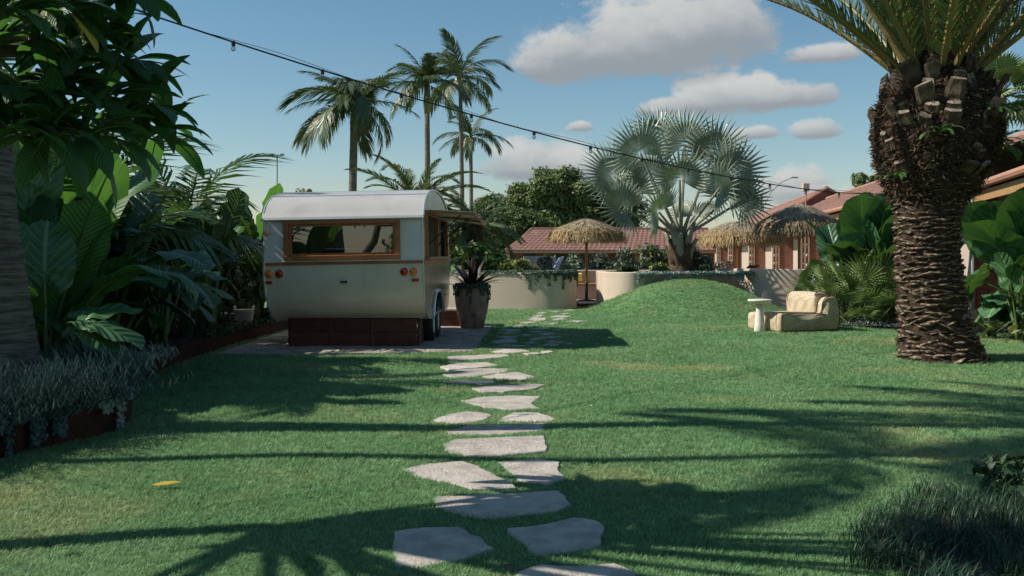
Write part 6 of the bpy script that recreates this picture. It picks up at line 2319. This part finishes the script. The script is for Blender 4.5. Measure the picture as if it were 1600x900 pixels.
sl_ = thing('string_lights', 'black festoon cable with clear bulbs strung across the garden', 'string lights', (0, 0, 0))
cab = MB().tube([cable_pt(k) for k in np.arange(-4, 16.2, .25)], .0085, 6).build('cable', m_['black_metal'], sl_)
MB().tube([cable_pt(k) + Vector((0, 0, .02 + .02 * math.sin(k * 3))) for k in np.arange(-4, 16.2, .25)], .003, 4).build('support_wire', m_['black_metal'], sl_)
for k in range(-3, 16):
    p = cable_pt(k)
    so = MB().lathe([(.016, -.042), (.021, -.040), (.021, -.006), (.012, .012)], 10).build('socket', m_['black_metal'], sl_)
    so.location = p
    bu = MB().lathe([(.004, -.052), (.017, -.046), (.023, -.032), (.021, -.019), (.013, -.004), (.012, 0)], 12).build('bulb', m_['clear_glass'], so, True)
    bu.location = (0, 0, -.04)
tag(MB().tube([(cable_pt(16)[0], cable_pt(16)[1], 0), tuple(cable_pt(16))], .035, 8).build('cable_post', m_['pole_grey']), 'grey post holding the string lights behind the elephant ears', 'post')

# street furniture beyond the motel
lamp = thing('street_lamp', 'curved arm street lamp seen over the silver palm', 'street lamp', (P(1192, 400, 85).x, 85, 0))
MB().tube([(0, 0, -.1), (0, 0, 5.8)], [.12, .09], 8).build('pole', m_['pole_grey'], lamp)
MB().tube([(0, 0, 5.6), (.7, 0, 6.9), (1.6, 0, 7.7), (2.5, 0, 8.1)], [.05, .045, .04, .035], 6).build('arm', m_['pole_grey'], lamp)
MB().bbox(2.4, 3.0, -.1, .1, 8.05, 8.17, .03).build('lantern', m_['pole_grey'], lamp)
tag(MB().tube([(P(1185, 400, 84).x, 84, -.1), (P(1190, 400, 84).x, 84, 6.6)], [.14, .11], 8).build('power_pole', m_['trunk_far']), 'dark power pole right of the silver palm', 'pole')
vt = thing('roof_vent', 'small square vent box on a pipe above the tiled roof', 'vent', eB(44, .9, 3.5))
MB().tube([(0, 0, -.1), (0, 0, .85)], .03, 8).build('pipe', m_['fascia'], vt)
MB().bbox(-.16, .14, -.12, .12, .75, 1.12, .03).build('box', m_['plaster'], vt)
fld = thing('floodlight_pole', 'thin pole with twin floodlights over the jungle', 'pole', (P(433, 400, 60).x, 60, 0))
MB().tube([(0, 0, -.1), (0, 0, 7.5)], .04, 6).build('pole', m_['pole_grey'], fld)
for x in (-.3, .3):
    MB().bbox(x - .11, x + .11, -.1, .1, 7.46, 7.58, .03).build('floodlight', m_['pole_grey'], fld)
MB().tube([(-.3, 0, 7.45), (.3, 0, 7.45)], .03, 5).build('crossbar', m_['pole_grey'], fld)

# ------------------------------------------------------------------ corner bed near the camera
mondo = [paddle_leaf(.005, .24, .006, up, dr_, .3, 0, s + 150, ('strap_dark', 'strap_dark'), rp=.0008, nt=5, na=1, shape='blade', curve_p=0) for s, (up, dr_) in enumerate(((75, 95), (60, 110), (85, 70), (45, 100)))]


def mondo_mesh(seed, n=230):
    rg = random.Random(seed)
    mb = MB()
    for i in range(n):
        a = rg.uniform(0, 6.28)
        b = rg.uniform(.5, 1.7)
        L_ = rg.uniform(.11, .19)
        p = Vector((rg.gauss(0, .07), rg.gauss(0, .07), 0))
        w = .0028
        vs = []
        for s in np.linspace(0, 1, 5):
            an = R(86) - b * s * 1.7
            vs.append(p.copy())
            p = p + Vector((math.cos(an) * math.cos(a), math.cos(an) * math.sin(a), math.sin(an))) * L_ / 4
        sd = Vector((-math.sin(a), math.cos(a), 0)) * w
        q = []
        for j, v_ in enumerate(vs):
            q += [v_ - sd * (1 - j * .22), v_ + sd * (1 - j * .22)]
        mb.add(q, [(2 * j, 2 * j + 1, 2 * j + 3, 2 * j + 2) for j in range(4)])
    return mb.mesh('mondo_grass', m_['strap_dark'])


mms = [mondo_mesh(s) for s in range(4)]
i = 0
for (x, y, s) in [(1.72 + .27 * a + random.uniform(-.09, .09) + .1 * b, 3.95 + .27 * b + random.uniform(-.09, .09), random.uniform(.8, 1.2)) for a in range(-1, 7) for b in range(8) if in_poly(np.array([1.72 + .27 * a + .1 * b]), np.array([3.95 + .27 * b]), BED_C)[0] and random.random() < .85]:
    o = link('mondo_grass', mms[i % 4])
    o.location = (x, y, .028)
    o.scale = (s, s, s)
    o.rotation_euler = (0, 0, i * 1.7)
    tag(o, 'dark mondo grass tussock in the shaded corner bed', 'grass', 'mondo grass tussocks in the corner bed')
    i += 1
shrub((3.0, 5.6, .03), (.52, .3, .13), 2300, .035, ('leaf_buxus', 'leaf_hedge'), 'low glossy leaved shrub in the shaded corner bed', 420, k=9, sub=.5)
rosette('strap_leaf_clump', (3.62, 6.05, .03), strd, 26, -5, 20, 'arching strap leaf clump in the corner bed', 'plant', None, (.45, .65), 422, .04)
shrub((2.62, 4.55, .03), (.16, .2, .07), 420, .02, ('silver', 'dichondra'), 'small silver leaved plant in the corner bed', 423, k=6)

# fallen leaves
for i, (u, v, mt, sc, lab) in enumerate(((236, 769, 'yellow_leaf', .50, 'yellow fallen frangipani leaf on the lawn'), (922, 641, 'petal', .13, 'pale fallen petal on the lawn beside the path'),
                                         (1592, 593, 'brown_leaf', .35, 'dark fallen leaf beside the date palm foot'), (622, 836, 'brown_leaf', .12, 'brown curled leaf on the nearest left stepping stone'),
                                         (112, 862, 'brown_leaf', .28, 'brown fallen leaf in the shaded lawn'), (950, 700, 'brown_leaf', .16, 'brown fallen leaf on the sunny lawn'),
                                         (782, 898, 'brown_leaf', .18, 'brown fallen leaf between the nearest stones')) + tuple((u_, v_, 'brown_leaf', sc_, 'small brown fallen leaf scattered on the lawn') for u_, v_, sc_ in ((1268, 612, .13), (1174, 754, .14), (560, 640, .12), (420, 800, .15), (690, 742, .12), (1040, 660, .11), (1380, 700, .14), (905, 620, .10), (505, 575, .11), (1120, 575, .12)))):
    me = paddle_leaf(.02, .33, .10, 4, 14, .3, .01, 500 + i, (mt, mt), rp=.004, nt=8, na=2, shape='lance', curve_p=.1, name='fallen_leaf')
    o = link('fallen_leaf', me)
    o.location = G(u, v) + Vector((0, 0, .040))
    o.rotation_euler = (R(12), R(-6), R(8 + 57 * (i > 0) * i))
    o.scale = (sc, sc, sc)
    tag(o, lab, 'leaf', 'small brown leaves on the lawn' if lab.startswith('small') else None)

# ------------------------------------------------------------------ grass
def tuft(seed, n=9):
    rg = random.Random(seed)
    mb = MB()
    for i in range(n):
        a = rg.uniform(0, 6.28)
        r_ = rg.uniform(0, .020)
        p = Vector((r_ * math.cos(a * 3), r_ * math.sin(a * 3), -.004))
        L_ = rg.uniform(.020, .042)
        ln = rg.uniform(.2, 1.0)
        d = Vector((math.cos(a) * math.sin(ln), math.sin(a) * math.sin(ln), math.cos(ln)))
        sd = Vector((-math.sin(a), math.cos(a), 0)) * rg.uniform(.0014, .0022)
        m1 = p + d * L_ * .55
        e = p + d * L_ - Vector((0, 0, L_ * .12)) + Vector((math.cos(a), math.sin(a), 0)) * L_ * .18
        mb.add([p - sd, p + sd, m1 + sd * .85, m1 - sd * .85, e], [(0, 1, 2, 3), (3, 2, 4)])
    me = mb.mesh('grass_tuft', m_['blade'])
    return bpy.data.objects.new('grass_tuft', me)


tufts = [tuft(s) for s in range(4)]
nsamp = 330000
v_ = rng.random(nsamp)
Dm, DM = 3.6, 27.0
Dd = Dm * (DM / Dm) ** (v_ ** .92)
Xd = (rng.random(nsamp) * 2 - 1) * (.58 * Dd + .4)
k_in = np.ones(nsamp, bool)
ex = np.interp(Dd, [p[1] for p in edge], [p[0] for p in edge])
k_in &= Xd > ex + .01
for poly in STONES:
    xs_, ys_ = [p[0] for p in poly], [p[1] for p in poly]
    cx_, cy_ = np.mean(xs_), np.mean(ys_)
    shr = [(cx_ + (x - cx_) * .985, cy_ + (y - cy_) * .97) for x, y in poly]
    near = (Xd > min(xs_)) & (Xd < max(xs_)) & (Dd > min(ys_)) & (Dd < max(ys_))
    idx = np.where(near)[0]
    k_in[idx[in_poly(Xd[idx], Dd[idx], shr)]] = False
BED_Cs = [(2.9 + (x - 2.9) * .93 + .05 * math.sin(i * 2.3), 4.6 + (y - 4.6) * .93 + .05 * math.sin(i * 1.7)) for i, (x, y) in enumerate(BED_C)]
for poly in (PATIO, BED_R, BED_Cs, pl):
    k_in &= ~in_poly(Xd, Dd, poly)
k_in &= ~((Xd - 5.8) ** 2 + (Dd - 13.4) ** 2 < .55 ** 2)
k_in &= ~((Dd > 26.1) & (Xd < 1.75))
k_in &= ~((Dd > 26.0) & (Xd > 6.0))
worn = (Xd - 6.3) ** 2 / .8 + (Dd - 12.9) ** 2 / .2
k_in &= ~((worn < 1) & (rng.random(nsamp) < .55))
Xd, Dd = Xd[k_in], Dd[k_in]
ng = len(Xd)
Zd = ground_z(Xd, Dd) + .03 * in_poly(Xd, Dd, BED_C)
gm = bpy.data.meshes.new('lawn_grass')
gm.vertices.add(ng)
gm.vertices.foreach_set('co', np.stack([Xd, Dd, Zd], -1).astype(np.float32).ravel())
at_s = gm.attributes.new('tscale', 'FLOAT', 'POINT')
fs_ = np.clip((Dd / 5.0), .85, 3.6) ** .42 * (.75 + .5 * rng.random(ng))
fs_ *= 1 + .18 * np.sin(Xd * 2.1 + 1) * np.sin(Dd * 1.7)
at_s.data.foreach_set('value', fs_.astype(np.float32))
at_r = gm.attributes.new('trot', 'FLOAT', 'POINT')
at_r.data.foreach_set('value', (rng.random(ng) * 6.283).astype(np.float32))
at_i = gm.attributes.new('tidx', 'INT', 'POINT')
at_i.data.foreach_set('value', rng.integers(0, 4, ng).astype(np.int32))
go = link('lawn_grass', gm)
tag(go, 'short green grass blades covering the lawn', 'grass', kind='stuff')
ngt = bpy.data.node_groups.new('lawn_grass', 'GeometryNodeTree')
ngt.interface.new_socket('Geometry', in_out='INPUT', socket_type='NodeSocketGeometry')
ngt.interface.new_socket('Geometry', in_out='OUTPUT', socket_type='NodeSocketGeometry')
gi = ngt.nodes.new('NodeGroupInput')
gout = ngt.nodes.new('NodeGroupOutput')
iop = ngt.nodes.new('GeometryNodeInstanceOnPoints')
jn = ngt.nodes.new('GeometryNodeJoinGeometry')
for tf in tufts:
    oi = ngt.nodes.new('GeometryNodeObjectInfo')
    oi.inputs['Object'].default_value = tf
    oi.inputs['As Instance'].default_value = True
    ngt.links.new(oi.outputs['Geometry'], jn.inputs[0])


def attr(nm, ty):
    a = ngt.nodes.new('GeometryNodeInputNamedAttribute')
    a.data_type = ty
    a.inputs['Name'].default_value = nm
    return [s for s in a.outputs if s.enabled and s.name == 'Attribute'][0]


cx3 = ngt.nodes.new('ShaderNodeCombineXYZ')
ngt.links.new(attr('trot', 'FLOAT'), cx3.inputs[2])
ngt.links.new(gi.outputs[0], iop.inputs['Points'])
ngt.links.new(jn.outputs[0], iop.inputs['Instance'])
iop.inputs['Pick Instance'].default_value = True
ngt.links.new(attr('tidx', 'INT'), iop.inputs['Instance Index'])
ngt.links.new(cx3.outputs[0], iop.inputs['Rotation'])
ngt.links.new(attr('tscale', 'FLOAT'), iop.inputs['Scale'])
ngt.links.new(iop.outputs[0], gout.inputs[0])
md = go.modifiers.new('grass', 'NODES')
md.node_group = ngt
